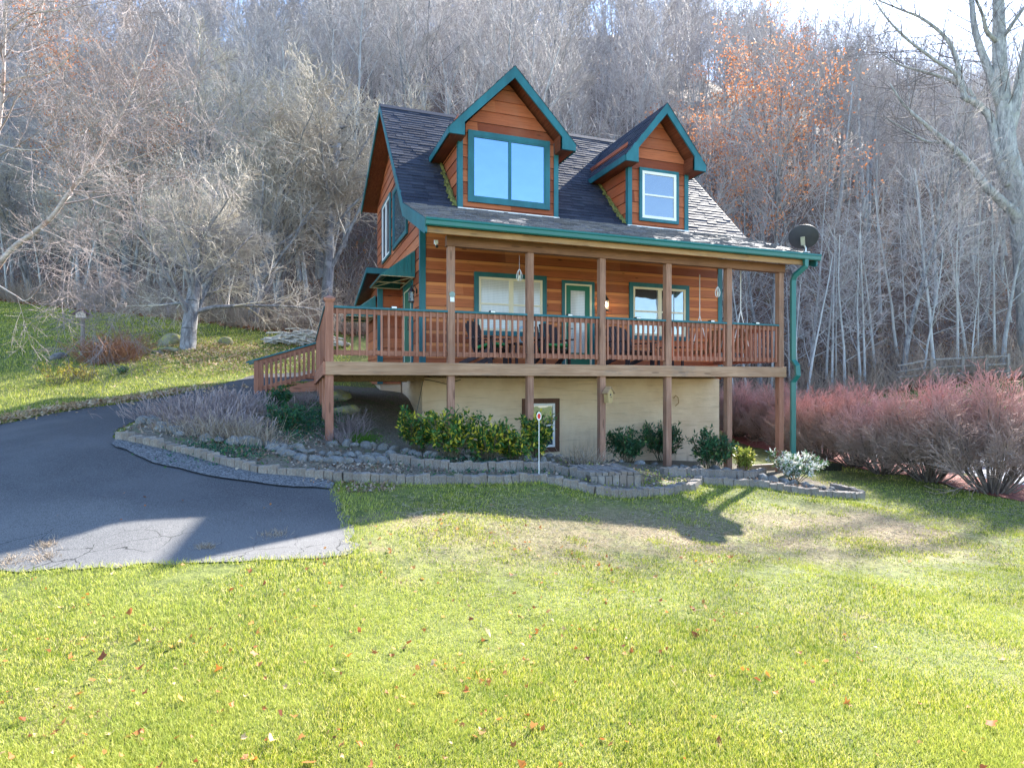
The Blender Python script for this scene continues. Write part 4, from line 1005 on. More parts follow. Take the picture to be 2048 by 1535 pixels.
# ------------------------------------------------------------------ block border: each loose block is a thing
M_BLOCK = bark_mat('tumbled_concrete_block', (.20, .175, .155), (.38, .34, .30), (.27, .21, .17), (5, 5, 5))
def block_mesh(k):
    import bmesh
    bm = bmesh.new(); bmesh.ops.create_cube(bm, size=1); r = random.Random(k)
    for v in bm.verts: v.co += Vector((r.uniform(-.05, .05), r.uniform(-.05, .05), r.uniform(-.05, .05)))
    bmesh.ops.bevel(bm, geom=bm.edges[:], offset=.09, segments=2, profile=.6, affect='EDGES')
    me = bpy.data.meshes.new('border_block'); bm.to_mesh(me); bm.free(); me.materials.append(M_BLOCK); return me
BLK = [block_mesh(k) for k in range(6)]; bk = random.Random(9)
def border(pxs, label, group, wdt=.118, hgt=.128, dep=.13, lift=0.0):
    pts = resample([px2g(*p) for p in pxs], wdt)
    for i, p in enumerate(pts[:-1]):
        d = pts[i + 1] - p; o = bpy.data.objects.new('border_block', BLK[bk.randrange(6)]); COL.objects.link(o)
        c = (p + pts[i + 1]) / 2; h = hgt * bk.uniform(.82, 1.12)
        o.location = (c.x, c.y + dep * .4, gz(c.x, c.y) + h / 2 - .02 + lift); o.scale = (wdt * .985, dep * bk.uniform(.9, 1.1), h + .04)
        o.rotation_euler = (bk.uniform(-.09, .09), bk.uniform(-.09, .09), math.atan2(d.y, d.x) + bk.uniform(-.05, .05)); tag(o, label, 'paving block', group)
border([(232, 881), (300, 895), (380, 914), (460, 937), (520, 950), (600, 957), (680, 964), (800, 968), (900, 968), (1000, 968), (1075, 964), (1130, 974), (1190, 990), (1245, 996), (1300, 993), (1345, 988), (1385, 981), (1400, 968)],
       'tumbled concrete block in the long front row of the border', 'blocks of the long front border row')
border([(1404, 968), (1450, 971), (1520, 974), (1580, 985), (1650, 994), (1700, 999), (1727, 998)], 'tumbled concrete block in the right front row near the border tip', 'blocks of the right front border row')
border([(1727, 994), (1700, 983), (1665, 976)], 'tumbled concrete block on the back side of the border tip', 'blocks behind the border tip', .11, .1)
border([(782, 928), (850, 938), (900, 943), (980, 945), (1060, 943), (1085, 941), (1140, 953), (1185, 962)], 'tumbled concrete block in the upper tier left of the brick step', 'blocks of the upper left tier', .118, .13, .13, .02)
border([(1325, 951), (1400, 955), (1470, 957), (1508, 958), (1528, 950)], 'tumbled concrete block in the upper tier right of the brick step', 'blocks of the upper right tier', .118, .14, .13, .02)
# paver step in the middle: rows of pavers standing on edge
pa = px2g(1180, 966); pb = px2g(1288, 976); ax = (pb - pa).normalized(); st_ = thing('paver_step', 'sunlit brick step of pavers set in rows inside the border', 'step', pa, math.atan2(ax.y, ax.x))
L_ = (pb - pa).length; m = MB(); q = random.Random(2)
m.box(0, L_, .0, .95, -.25, .10); m.build('base', M_SOIL, st_)
m = MB()
for j in range(int(L_ / .105)):
    for i in range(5): m.box(j * .105 + .004, j * .105 + .099, .01 + i * .19, .01 + i * .19 + .182, .101, .15 + q.uniform(-.012, .014))
m.build('pavers', M_BLOCK, st_, .008)
m = MB()
for j in range(int(L_ / .12)): m.box(j * .12 + .004, j * .12 + .114, -.03, -.003, -.1, .10 + q.uniform(-.01, .01))
m.build('riser', M_BLOCK, st_, .008)

# ------------------------------------------------------------------ stones of the rock garden
def stone_row(pxs, n, s0, s1, label, group, jit=.05, up=.0):
    pts = [px2g(*p) for p in pxs]; L = sum((b - a).length for a, b in zip(pts[:-1], pts[1:])); pts = resample(pts, L / n)
    for p in pts:
        x = p.x + rk.uniform(-jit, jit); y = p.y + rk.uniform(-jit, jit); s = rk.uniform(s0, s1); stone((x, y, gz(x, y) + s * .25 + rk.uniform(0, up)), s, label, group)
stone_row([(545, 900), (600, 920), (660, 927), (770, 926)], 17, .09, .14, 'round grey stone in the lower course of the stacked row near the corner post', 'lower course of the left stone row')
stone_row([(548, 893), (600, 905), (660, 913), (780, 915)], 15, .07, .12, 'smaller stone in the upper course of the stacked row near the corner post', 'upper course of the left stone row', .04, .03)
stone_row([(668, 890), (720, 893), (800, 903), (840, 914), (930, 917), (1000, 920), (1100, 923)], 24, .08, .13, 'pale grey stone edging the bed below the yellow-spotted shrubs', 'stones below the yellow-spotted shrubs')
stone_row([(1100, 915), (1150, 913), (1195, 920), (1260, 928), (1340, 933)], 13, .07, .12, 'grey stone along the basement wall below the dark green shrubs', 'stones below the dark green shrubs', .08)
stone_row([(1350, 935), (1400, 938), (1440, 942), (1500, 947)], 9, .08, .13, 'bluish stone on the upper tier below the rightmost shrubs', 'stones below the rightmost shrubs', .08)
stone_row([(1530, 962), (1560, 966), (1600, 972), (1640, 978), (1665, 985)], 12, .08, .14, 'rounded stone in the pile around the white-leaved bush', 'stones around the white-leaved bush', .1)
stone_row([(300, 842), (330, 862), (390, 880), (440, 888), (500, 893), (530, 895)], 12, .09, .17, 'flat dark stone bordering the dry flower bed by the driveway', 'stones bordering the dry flower bed', .1)
stone(H(.45, 2.9, gz(*H(.45, 2.9)[:2]) + .08), .26, 'mossy boulder under the deck near the corner post', mat=M_ROCKM, cat='boulder', name='boulder')
stone(H(.5, 1.9, gz(*H(.5, 1.9)[:2]) + .05), .33, 'broad dull boulder under the deck below the mossy one', mat=M_ROCKM, cat='boulder', name='boulder')
# ------------------------------------------------------------------ bare trees
def grow(rng, p, d, L, r, lvl, cfg, segs):
    """segs rows: x0 y0 z0 x1 y1 z1 r0 r1 level"""
    c = cfg[lvl]; n = c['n']; step = L / n; pts = [(p, d, r)]
    for i in range(n):
        d = (d + Vector((rng.gauss(0, 1), rng.gauss(0, 1), rng.gauss(0, 1))) * c['wob'] + Vector((0, 0, c['up']))).normalized()
        q = p + d * step; r1 = max(r * c['tap'], c.get('rmin', .004))
        segs.append((*p, *q, r, r1, lvl)); p = q; r = r1; pts.append((p, d, r))
    if lvl + 1 >= len(cfg): return
    k = cfg[lvl + 1]
    for j in range(k['count'] if isinstance(k['count'], int) else rng.randint(*k['count'])):
        f = k['from'] + (1 - k['from']) * ((j + rng.random()) / max(1, k['count'] if isinstance(k['count'], int) else k['count'][1]))
        i = min(n - 1, int(f * n)); a = pts[i]; b = pts[i + 1]; u = f * n - i
        pp = a[0].lerp(b[0], min(1, u)); dd = b[1]; rr_ = a[2] + (b[2] - a[2]) * min(1, u)
        az = j * 2.4 + rng.uniform(-.5, .5); e = dd.orthogonal().normalized(); e2 = dd.cross(e); side = e * math.cos(az) + e2 * math.sin(az)
        ang = R(rng.uniform(*k['ang'])); nd = (dd * math.cos(ang) + side * math.sin(ang)).normalized()
        grow(rng, pp, nd, L * rng.uniform(*k['len']) * (1 - k.get('short', .45) * f), min(rr_ * k['rf'], r * 3 if lvl else 9), lvl + 1, cfg, segs)
def split_meshes(segs, name, sides=(7, 5, 3, 3, 3), trunk_lv=1):
    a = np.array(segs, float); out = []
    for nm, sel in (('trunk', a[:, 8] <= trunk_lv), ('crown', a[:, 8] > trunk_lv)):
        Vs = []; Fs = []; off = 0
        for lv in np.unique(a[sel, 8]):
            b = a[sel & (a[:, 8] == lv)]; V_, F_ = seg_tubes(b[:, :3], b[:, 3:6], b[:, 6], b[:, 7], sides[int(lv)]); Vs.append(V_); Fs.append(F_ + off); off += len(V_)
        out.append(np_mesh(name + '_' + nm, np.concatenate(Vs), np.concatenate(Fs)))
    return out
FOREST = [dict(n=11, wob=.035, up=.02, tap=.86), dict(count=17, ang=(22, 52), len=(.30, .48), rf=.42, n=5, wob=.10, up=.06, tap=.80, **{'from': .34}),
          dict(count=8, ang=(22, 50), len=(.35, .60), rf=.55, n=3, wob=.12, up=.05, tap=.75, rmin=.014, **{'from': .2}),
          dict(count=7, ang=(20, 55), len=(.40, .8), rf=.6, n=2, wob=.14, up=.03, tap=.75, rmin=.011, **{'from': .1})]
SAPL = [dict(n=9, wob=.03, up=.03, tap=.85), dict(count=14, ang=(35, 65), len=(.22, .40), rf=.4, n=4, wob=.1, up=.05, tap=.75, rmin=.008, **{'from': .25}),
        dict(count=6, ang=(25, 60), len=(.4, .7), rf=.6, n=2, wob=.15, up=.02, tap=.7, rmin=.007, **{'from': .15}), dict(count=4, ang=(25, 60), len=(.5, .8), rf=.7, n=2, wob=.15, up=.0, tap=.7, rmin=.006, **{'from': .1})]
DENSE = [dict(n=6, wob=.07, up=.03, tap=.9), dict(count=14, ang=(16, 60), len=(.6, 1.0), rf=.48, n=6, wob=.14, up=.05, tap=.82, **{'from': .2}),
         dict(count=9, ang=(22, 55), len=(.35, .6), rf=.5, n=4, wob=.17, up=.03, tap=.75, rmin=.01, **{'from': .2}),
         dict(count=8, ang=(25, 60), len=(.40, .8), rf=.6, n=3, wob=.2, up=-.01, tap=.75, rmin=.008, **{'from': .1}),
         dict(count=5, ang=(25, 65), len=(.5, .9), rf=.7, n=2, wob=.2, up=-.04, tap=.75, rmin=.006, **{'from': .1})]
M_BARK = bark_mat('grey_forest_bark', (.14, .14, .15), (.34, .335, .34), (.42, .43, .44))
M_BARKW = bark_mat('pale_beech_bark', (.36, .37, .39), (.62, .63, .65), (.30, .31, .30)); M_BARKP = bark_mat('pale_sapling_bark', (.46, .47, .47), (.70, .70, .69))
M_TWIG = twig_mat('grey_brown_twigs', (.38, .34, .34), (.68, .62, .61))
M_TWIGC = twig_mat('creamy_lichen_twigs', (.46, .40, .335), (.78, .69, .58))
M_OAKLEAF = leaf_mat('dry_orange_leaves', [(0, (.36, .11, .035)), (.5, (.62, .24, .10)), (1, (.75, .42, .25))], .4, .7)
def variants(cfg, n, h, seed, r0, nm, bark, twig):
    res = []
    for i in range(n):
        rng = random.Random(seed + i); segs = []; hh = h * rng.uniform(.88, 1.12); lean = Vector((rng.gauss(0, .06), rng.gauss(0, .06), 1)).normalized()
        grow(rng, Vector((0, 0, -.5)), lean, hh, r0 * rng.uniform(.85, 1.2), 0, cfg, segs); a, b = split_meshes(segs, '%s_%d' % (nm, i)); a.materials.append(bark); b.materials.append(twig); res.append((a, b, segs))
    return res
VF_ = variants(FOREST, 4, 15.5, 100, .19, 'forest', M_BARK, M_TWIG) + variants(FOREST, 3, 16.5, 110, .20, 'beech', M_BARKW, M_TWIG); VS_ = variants(SAPL, 4, 8, 200, .075, 'sapling', M_BARKP, M_TWIG); YARD = [dict(n=5, wob=.07, up=.03, tap=.88)] + [dict(count=20, ang=(18, 72), len=(.75, 1.15), rf=.42, n=6, wob=.15, up=.04, tap=.82, **{'from': .22})] + [dict(d_) for d_ in DENSE[2:]]
YARD[2]['count'] = 12; YARD[3]['up'] = -.02; YARD[3]['rmin'] = .006; YARD[4]['up'] = -.07; YARD[4]['rmin'] = .0045
VY_ = variants(YARD, 1, 4.9, 340, .24, 'yard', M_BARK, M_TWIGC)
VD_ = variants(DENSE, 3, 6.2, 300, .20, 'dense', M_BARK, M_TWIGC)
def tree(name, var, loc, rz, sc, label, group=None, lean=0.0, cat='tree'):
    t = thing(name, label, cat, loc, rz, group); t.scale = (sc[0], sc[0], sc[1]) if isinstance(sc, tuple) else (sc, sc, sc); t.rotation_euler = (lean, 0, rz)
    link('trunk', var[0], None, t); link('crown', var[1], None, t); return t
tr = random.Random(77)
# dry leaves kept by a few oaks and beeches: one crown mesh of leaves each
def leaf_crown(var, n, seed, lo=.15, size=.2):
    a = np.array(var[2]); b = a[a[:, 8] >= 2]; r = np.random.default_rng(seed); cl = r.choice(len(b), max(3, n // 40)); s = b[np.concatenate([np.full(40, c) for c in cl])]
    C = s[:, 3:6] + r.normal(0, .45, (len(s), 3)); D = rand_dirs(len(C), r, -.5); N = rand_dirs(len(C), r)
    V_, F_ = leaf_tris(C, D, N, r.uniform(size * .7, size * 1.3, len(C)), size * .6); me = np_mesh('dry_leaves', V_, F_); me.materials.append(M_OAKLEAF); return me
LEAFM = [leaf_crown(VF_[i], 500, 5 + i) for i in range(3)]; LEAFC = leaf_crown(VF_[1], 2600, 31, .15, .15); LEAFB = [leaf_crown(VF_[i], 2200, 15 + i, .15, .14) for i in range(3)]
# trees of the wooded hillside: the nearest ones as single trees
placed = []
def ok(x, y, md):
    return all((x - a) ** 2 + (y - b) ** 2 > md * md for a, b in placed)
n_ind = 0; tries = 0
while n_ind < 248 and tries < 20000:
    tries += 1
    k = tr.uniform(-.98, .98); d = tr.uniform(1.5, 52) ** 1.0
    ye = 34.0
    for _ in range(3): ye = float(edge_y(k * ye))
    y = ye + d * (.85 if abs(k) < .4 else 1); x = k * y
    if not ok(x, y, 1.5 + d * .035): continue
    if d < 17 and -.26 < k < .30 and tr.random() < .85: continue
    placed.append((x, y)); z = gz(x, y)
    orange = (k > .2 and k < .5 and tr.random() < .45 and d < 30) or (-.75 < k < -.58 and tr.random() < .3 and d < 20)
    sap = d < 16 and tr.random() < .5
    if sap:
        tree('sapling', tr.choice(VS_), (x, y, z), tr.uniform(0, 6.3), (tr.uniform(.8, 1.4), tr.uniform(.8, 1.35)), 'slender pale-barked sapling at the lower edge of the wood', 'saplings along the lower edge of the wood', tr.gauss(0, .05))
    else:
        i = tr.randrange(7) if not orange else tr.randrange(3); s = tr.uniform(.75, 1.12) * (.80 if d < 12 else .95)
        t = tree('bare_tree', VF_[i], (x, y, z), tr.uniform(0, 6.3), (s, s * tr.uniform(.95, 1.15)),
                 'tall bare tree still holding clumps of dry orange leaves on the hillside' if orange else 'tall bare grey tree among many on the wooded hillside',
                 'hillside trees with dry orange leaves' if orange else 'bare trees on the wooded hillside', tr.gauss(0, .04))
        if orange: link('dry_leaves', LEAFM[i], None, t)
    n_ind += 1
for i, (px, dd, s) in enumerate(((1592, 1.0, 1.0), (1612, .6, 1.15), (1665, 2.5, 1.1), (1690, 1.6, 1.2), (1722, 1.0, 1.25), (1652, 4.0, 1.1), (1875, 3.0, 1.45), (1912, 4.0, 1.3), (1935, 5.0, 1.3), (1990, 4.0, 1.3), (1500, 2.0, 1.1), (1540, 3.0, 1.2), (1470, 1.2, 1.0), (1750, 5, 1.2), (1800, 6, 1.3), (1842, 2.2, 1.0))):
    k = (px - 1024) / FPX; y = 30.
    for _ in range(4): y = float(edge_y(k * y)) + dd
    tree('sapling', VS_[i % 4], (k * y, y, gz(k * y, y)), i * 1.7, (s * 1.15, s), 'slender white-trunked sapling at the foot of the hill behind the hedge', 'white-trunked saplings behind the hedge', tr.gauss(0, .03))
for i, (px, dd, s, v) in enumerate(((1418, 4.5, 1.0, 0), (1545, 7, 1.15, 2), (1600, 9, 1.05, 1), (214, .4, .86, 1), (258, 1.6, .74, 1))):
    k = (px - 1024) / FPX; y = 30.
    for _ in range(4): y = float(edge_y(k * y)) + dd
    t = tree('oak_tree', VF_[v], (k * y, y, gz(k * y, y)), i * 1.1, (s, s), 'bare tree hung with clumps of bright orange dry leaves ' + ('right of the house' if px > 1000 else 'behind the leaning birch'), 'orange-leaved trees ' + ('right of the house' if px > 1000 else 'on the left'), tr.gauss(0, .03))
    link('dry_leaves', LEAFB[v] if px > 1000 else LEAFC, None, t)
# the rest of the wood higher up: too many to count, one mass
Vs = []; Fs = []; off = 0
far = []
for i in range(4):
    a = np.array(VF_[i][2]); rs = np.random.default_rng(i); keep = (a[:, 8] < 2) | ((a[:, 8] == 2) & (rs.random(len(a)) < .75)) | ((a[:, 8] == 3) & (rs.random(len(a)) < .22)); b = a[keep].copy()
    b[:, 6:8] = np.maximum(b[:, 6:8], np.where(b[:, 8:9] >= 2, .026, .035)); far.append(seg_tubes(b[:, :3], b[:, 3:6], b[:, 6], b[:, 7], 3))
nf = 0
for q in range(6000):
    k = tr.uniform(-1.0, 1.0); d = tr.uniform(34, 165); ye = 40.0
    for _ in range(3): ye = float(edge_y(k * ye))
    y = ye + d; x = k * y
    if not ok(x, y, 2.1): continue
    placed.append((x, y)); z = gz(x, y); V_, F_ = far[tr.randrange(4)]; a = tr.uniform(0, 6.3); s = tr.uniform(.65, 1.05) * (1.0 if d < 105 else 1.45 if k < .42 else 1.0); c_, s_ = math.cos(a) * s, math.sin(a) * s
    Vs.append(np.stack([V_[:, 0] * c_ - V_[:, 1] * s_ + x, V_[:, 0] * s_ + V_[:, 1] * c_ + y, V_[:, 2] * s * 1.1 + z], 1).astype(np.float32)); Fs.append(F_ + off); off += len(V_); nf += 1
    if nf >= 1050: break
tag(link('far_woods', np_mesh('far_woods', np.concatenate(Vs), np.concatenate(Fs)), M_TWIG), 'mass of bare grey trees covering the upper hillside', 'woods', kind='stuff')
# undergrowth: thin brush over the lower hillside and along the edge of the wood
def brush(n, seed, dlo, dhi, h0, h1, r0, klim=(-1.05, 1.05), pw=1.5):
    r = np.random.default_rng(seed); k = r.uniform(klim[0], klim[1], n); ye = np.full(n, 34.0)
    for _ in range(3): ye = edge_y(k * ye)
    y = ye + dlo + (dhi - dlo) * r.random(n) ** pw; x = k * y; z = ground(x, y); P = np.stack([x, y, z - .05], 1)
    h = r.uniform(h0, h1, n) * (.6 + .4 * np.sin(x * .9) ** 2); D = rand_dirs(n, r, 1.4); D2 = rand_dirs(n, r, .3); Q = P + D * h[:, None] * .55; S = Q + (D + D2 * .8) * h[:, None] * .4
    A = [seg_tubes(P, Q, np.full(n, r0), np.full(n, r0 * .7), 3), seg_tubes(Q, S, np.full(n, r0 * .7), np.full(n, r0 * .35), 3)]
    for f in (.35, .7):
        B = P + (Q - P) * f; E = B + rand_dirs(n, r, .4) * h[:, None] * .35; A.append(seg_tubes(B, E, np.full(n, r0 * .5), np.full(n, r0 * .3), 3))
    V_ = np.concatenate([a[0] for a in A]); o = 0; Fl = []
    for a in A: Fl.append(a[1] + o); o += len(a[0])
    return V_, np.concatenate(Fl)
M_BRUSH = twig_mat('tan_brush', (.30, .225, .17), (.55, .43, .34), scale=.6); M_BRUSH2 = twig_mat('grey_brush', (.22, .185, .18), (.46, .41, .39), scale=.5)
tag(link('edge_undergrowth', np_mesh('edge_undergrowth', *brush(9000, 1, -.8, 6, .7, 2.4, .014)), M_BRUSH), 'tangle of tan leafless brush along the edge of the wood', 'undergrowth', kind='stuff')
tag(link('hillside_undergrowth', np_mesh('hillside_undergrowth', *brush(11000, 2, 3, 50, .8, 3.0, .018, pw=1.1)), M_BRUSH2), 'grey leafless undergrowth between the hillside trees', 'undergrowth', kind='stuff')
# forest-floor leaves
r = np.random.default_rng(8); n = 16000; k = r.uniform(-1.05, 1.05, n); ye = np.full(n, 34.)
for _ in range(3): ye = edge_y(k * ye)
y = ye - 1 + 32 * r.random(n) ** 1.6; x = k * y; C = np.stack([x, y, ground(x, y) + .03], 1)
V_, F_ = leaf_tris(C, rand_dirs(n, r, .4), rand_dirs(n, r, .6), r.uniform(.12, .26, n), r.uniform(.08, .18, n))
M_FALL = leaf_mat('fallen_leaf', [(0, (.10, .045, .025)), (.4, (.26, .12, .07)), (.75, (.42, .20, .10)), (1, (.50, .36, .26))], .15, .8)
tag(link('forest_leaves', np_mesh('forest_leaves', V_, F_), M_FALL), 'brown fallen leaves strewn over the hillside', 'leaves', kind='stuff')

# wood-edge trees with dense creamy crowns, left of the house
p = px2g(375, 697)
tree('yard_tree', VY_[0], p + Vector((0, 0, .2)), 1.0, (1.0, 1.0), 'short grey tree with a dense creamy tangle of twigs on the left lawn')
for i, (px, py, s, v, lab) in enumerate(((505, 668, 1.25, 1, 'dense creamy edge tree just behind the brush pile'), (255, 650, 1.2, 2, 'dense creamy edge tree behind the brown shrub'), (650, 655, 1.5, 0, 'tall dense creamy edge tree left of the house gable'),
                                      (60, 600, 1.35, 1, 'dense creamy edge tree at the far left of the lawn'), (410, 640, 1.55, 2, 'taller dense creamy tree rising behind the yard tree'))):
    k = (px - 1024) / FPX; y = 30.
    for _ in range(4): y = float(edge_y(k * y)) + (.5 + i * .8)
    tree('edge_tree', VD_[v], (k * y, y, gz(k * y, y)), i * 1.3, (s, s * 1.05), lab, 'dense creamy trees along the wood edge')
for i, (px, dy, s) in enumerate(((560, 3, 1.0), (330, 5, 1.15), (150, 5, 1.05), (640, 9, 1.4)  )):
    k = (px - 1024) / FPX; y = 30.
    for _ in range(4): y = float(edge_y(k * y)) + dy
    tree('thicket_tree', VD_[i % 3], (k * y, y, gz(k * y, y)), i * 2.1, (s * 1.1, s), 'dense twiggy tree in the pale thicket behind the left lawn', 'dense trees of the pale thicket')

# ------------------------------------------------------------------ two big foreground trees traced limb by limb
TW = [dict(n=1, wob=0, up=0, tap=1)] + [dict(count=1, ang=(25, 60), len=(1, 1), rf=.5, n=4, wob=.12, up=.06, tap=.75, rmin=.0065, **{'from': .2}),
      dict(count=7, ang=(25, 60), len=(.35, .7), rf=.6, n=3, wob=.15, up=.04, tap=.7, rmin=.0055, **{'from': .15}), dict(count=4, ang=(25, 60), len=(.4, .8), rf=.6, n=2, wob=.15, up=.02, tap=.7, rmin=.0045, **{'from': .1})]
WK = [1.0]
def limb(mb, path, y, tips, rng, segs, dens=0.5, tl=(1.2, 2.6), start=.25, droop=0.0, dy=0.0):
    """path of (px, py, width px); adds twigs along it to segs"""
    pts = []; rad = []
    for i, (px, py, wd) in enumerate(path):
        yy = y + dy * i / max(1, len(path) - 1); pts.append(at_depth(px, py, yy)); rad.append(wd / 2 / FPX * yy * WK[0])
    # smooth the path
    P = []; Rr = []
    for i in range(len(pts) - 1):
        a = pts[max(i - 1, 0)]; b = pts[i]; c = pts[i + 1]; d = pts[min(i + 2, len(pts) - 1)]
        for s in range(5):
            u = s / 5; P.append(.5 * ((2 * b) + (c - a) * u + (2 * a - 5 * b + 4 * c - d) * u * u + (3 * b - a - 3 * c + d) * u ** 3)); Rr.append(rad[i] + (rad[i + 1] - rad[i]) * u)
    P.append(pts[-1]); Rr.append(rad[-1]); mb.tube(P, Rr, 9)
    L = sum((b - a).length for a, b in zip(P[:-1], P[1:])); n = int(L / dens * (1 - start))
    for j in range(n):
        f = start + (1 - start) * (j + rng.random()) / n; i = min(len(P) - 2, int(f * (len(P) - 1))); pp = P[i].lerp(P[i + 1], rng.random()); dd = (P[i + 1] - P[i]).normalized()
        side = Vector((rng.gauss(0, 1), rng.gauss(0, 1), rng.gauss(0, 1))); side = (side - dd * side.dot(dd)).normalized(); nd = (dd * .8 + side + Vector((0, 0, .15 - droop))).normalized()
        grow(rng, pp, nd, rng.uniform(*tl) * (1.15 - .5 * f), min(Rr[i] * .5, .03), 1, tips, segs)
def big_tree(name, label, limbs, bark, twig, seed, tips, dk=1.0, lk=1.0):
    rng = random.Random(seed); base = None; t = thing(name, label, 'tree'); mb = MB(); segs = []
    for kw in limbs: limb(mb, kw['p'], kw['y'], tips, rng, segs, kw.get('dens', .5) * dk, tuple(q * lk for q in kw.get('tl', (1.2, 2.6))), kw.get('start', .25), kw.get('droop', 0), kw.get('dy', 0))
    b = at_depth(limbs[0]['p'][0][0], limbs[0]['p'][0][1], limbs[0]['y']); t.location = b
    o = mb.build('trunk', bark, t, 0, True); o.data.transform(Matrix.Translation(-b))
    a = np.array(segs); Vs = []; Fs = []; off = 0
    for lv in np.unique(a[:, 8]):
        s = a[a[:, 8] == lv]; V_, F_ = seg_tubes(s[:, :3], s[:, 3:6], s[:, 6], s[:, 7], 4 if lv < 2 else 3); Vs.append(V_); Fs.append(F_ + off); off += len(V_)
    link('crown', np_mesh('crown', np.concatenate(Vs) - np.array(b), np.concatenate(Fs)), twig, t); return t
M_BIGBARK = bark_mat('pale_grey_big_bark', (.22, .225, .23), (.54, .545, .54), (.36, .37, .34), (4, 4, 1.2)); M_DTWIG = twig_mat('dark_grey_twigs', (.16, .14, .145), (.30, .27, .27))
YB = 34.0; WK[0] = .74
big_tree('big_bare_tree', 'large pale-barked bare tree with spreading limbs at the right edge', [
    dict(p=[(2072, 860, 72), (2066, 760, 64), (2058, 600, 58), (2048, 470, 58), (2036, 385, 58), (2016, 310, 46), (2010, 239, 40), (2000, 136, 34), (1998, 60, 30), (1996, -40, 24), (1996, -75, 20)], y=YB, start=.6, dens=.4),
    dict(p=[(2056, 500, 32), (2036, 436, 30), (2004, 404, 24), (1972, 372, 20), (1929, 318, 17), (1895, 286, 14), (1854, 252, 10), (1810, 212, 7), (1780, 168, 3)], y=YB, dy=-1.2),
    dict(p=[(1895, 286, 10), (1870, 284, 8), (1851, 282, 7), (1815, 262, 4), (1770, 235, 2)], y=YB - .6, dy=-.6, dens=.35),
    dict(p=[(2020, 370, 30), (2004, 334, 26), (1991, 290, 22), (1980, 235, 20), (1950, 205, 18), (1929, 194, 16), (1922, 160, 13), (1909, 109, 11), (1888, 72, 9), (1844, 37, 7), (1803, 20, 5), (1740, -6, 2)], y=YB, dy=.8),
    dict(p=[(1929, 196, 12), (1912, 150, 10), (1868, 119, 8), (1810, 75, 6), (1766, 27, 4), (1745, -10, 2)], y=YB + .4, dy=-1.5),
    dict(p=[(1960, 215, 12), (1930, 175, 10), (1870, 150, 8), (1800, 130, 5), (1760, 105, 2)], y=YB + .4, dy=1),
    dict(p=[(2018, 260, 30), (2026, 235, 28), (2038, 164, 24), (2050, 110, 20), (2070, -20, 14), (2074, -60, 10)], y=YB, dy=-.6),
    dict(p=[(2000, 210, 22), (1980, 147, 20), (1960, 95, 17), (1948, 50, 15), (1943, 0, 12), (1936, -45, 9)], y=YB, dy=.9),
    dict(p=[(2004, 90, 14), (1975, 65, 11), (1965, 30, 8), (1940, -30, 4)], y=YB, dy=-1), dict(p=[(2000, 85, 12), (2030, 40, 9), (2060, 0, 6)], y=YB, dy=-1),
    dict(p=[(2030, 440, 14), (2060, 400, 10), (2100, 340, 6)], y=YB)], M_BIGBARK, M_DTWIG, 5, TW, .9, 1.8)
YL = 13.0; WK[0] = .58
TWB = [dict(d_) for d_ in TW]
for d_, q_ in zip(TWB[1:], (.0042, .0034, .0028)): d_['rmin'] = q_
TWB[2]['count'] = 9; TWB[3]['count'] = 6
M_BIRCH = bark_mat('peeling_birch_bark', (.38, .31, .275), (.64, .56, .51), (.30, .17, .12), (5, 5, 9)); M_BTWIG = twig_mat('pinkish_birch_twigs', (.31, .255, .245), (.56, .47, .455))
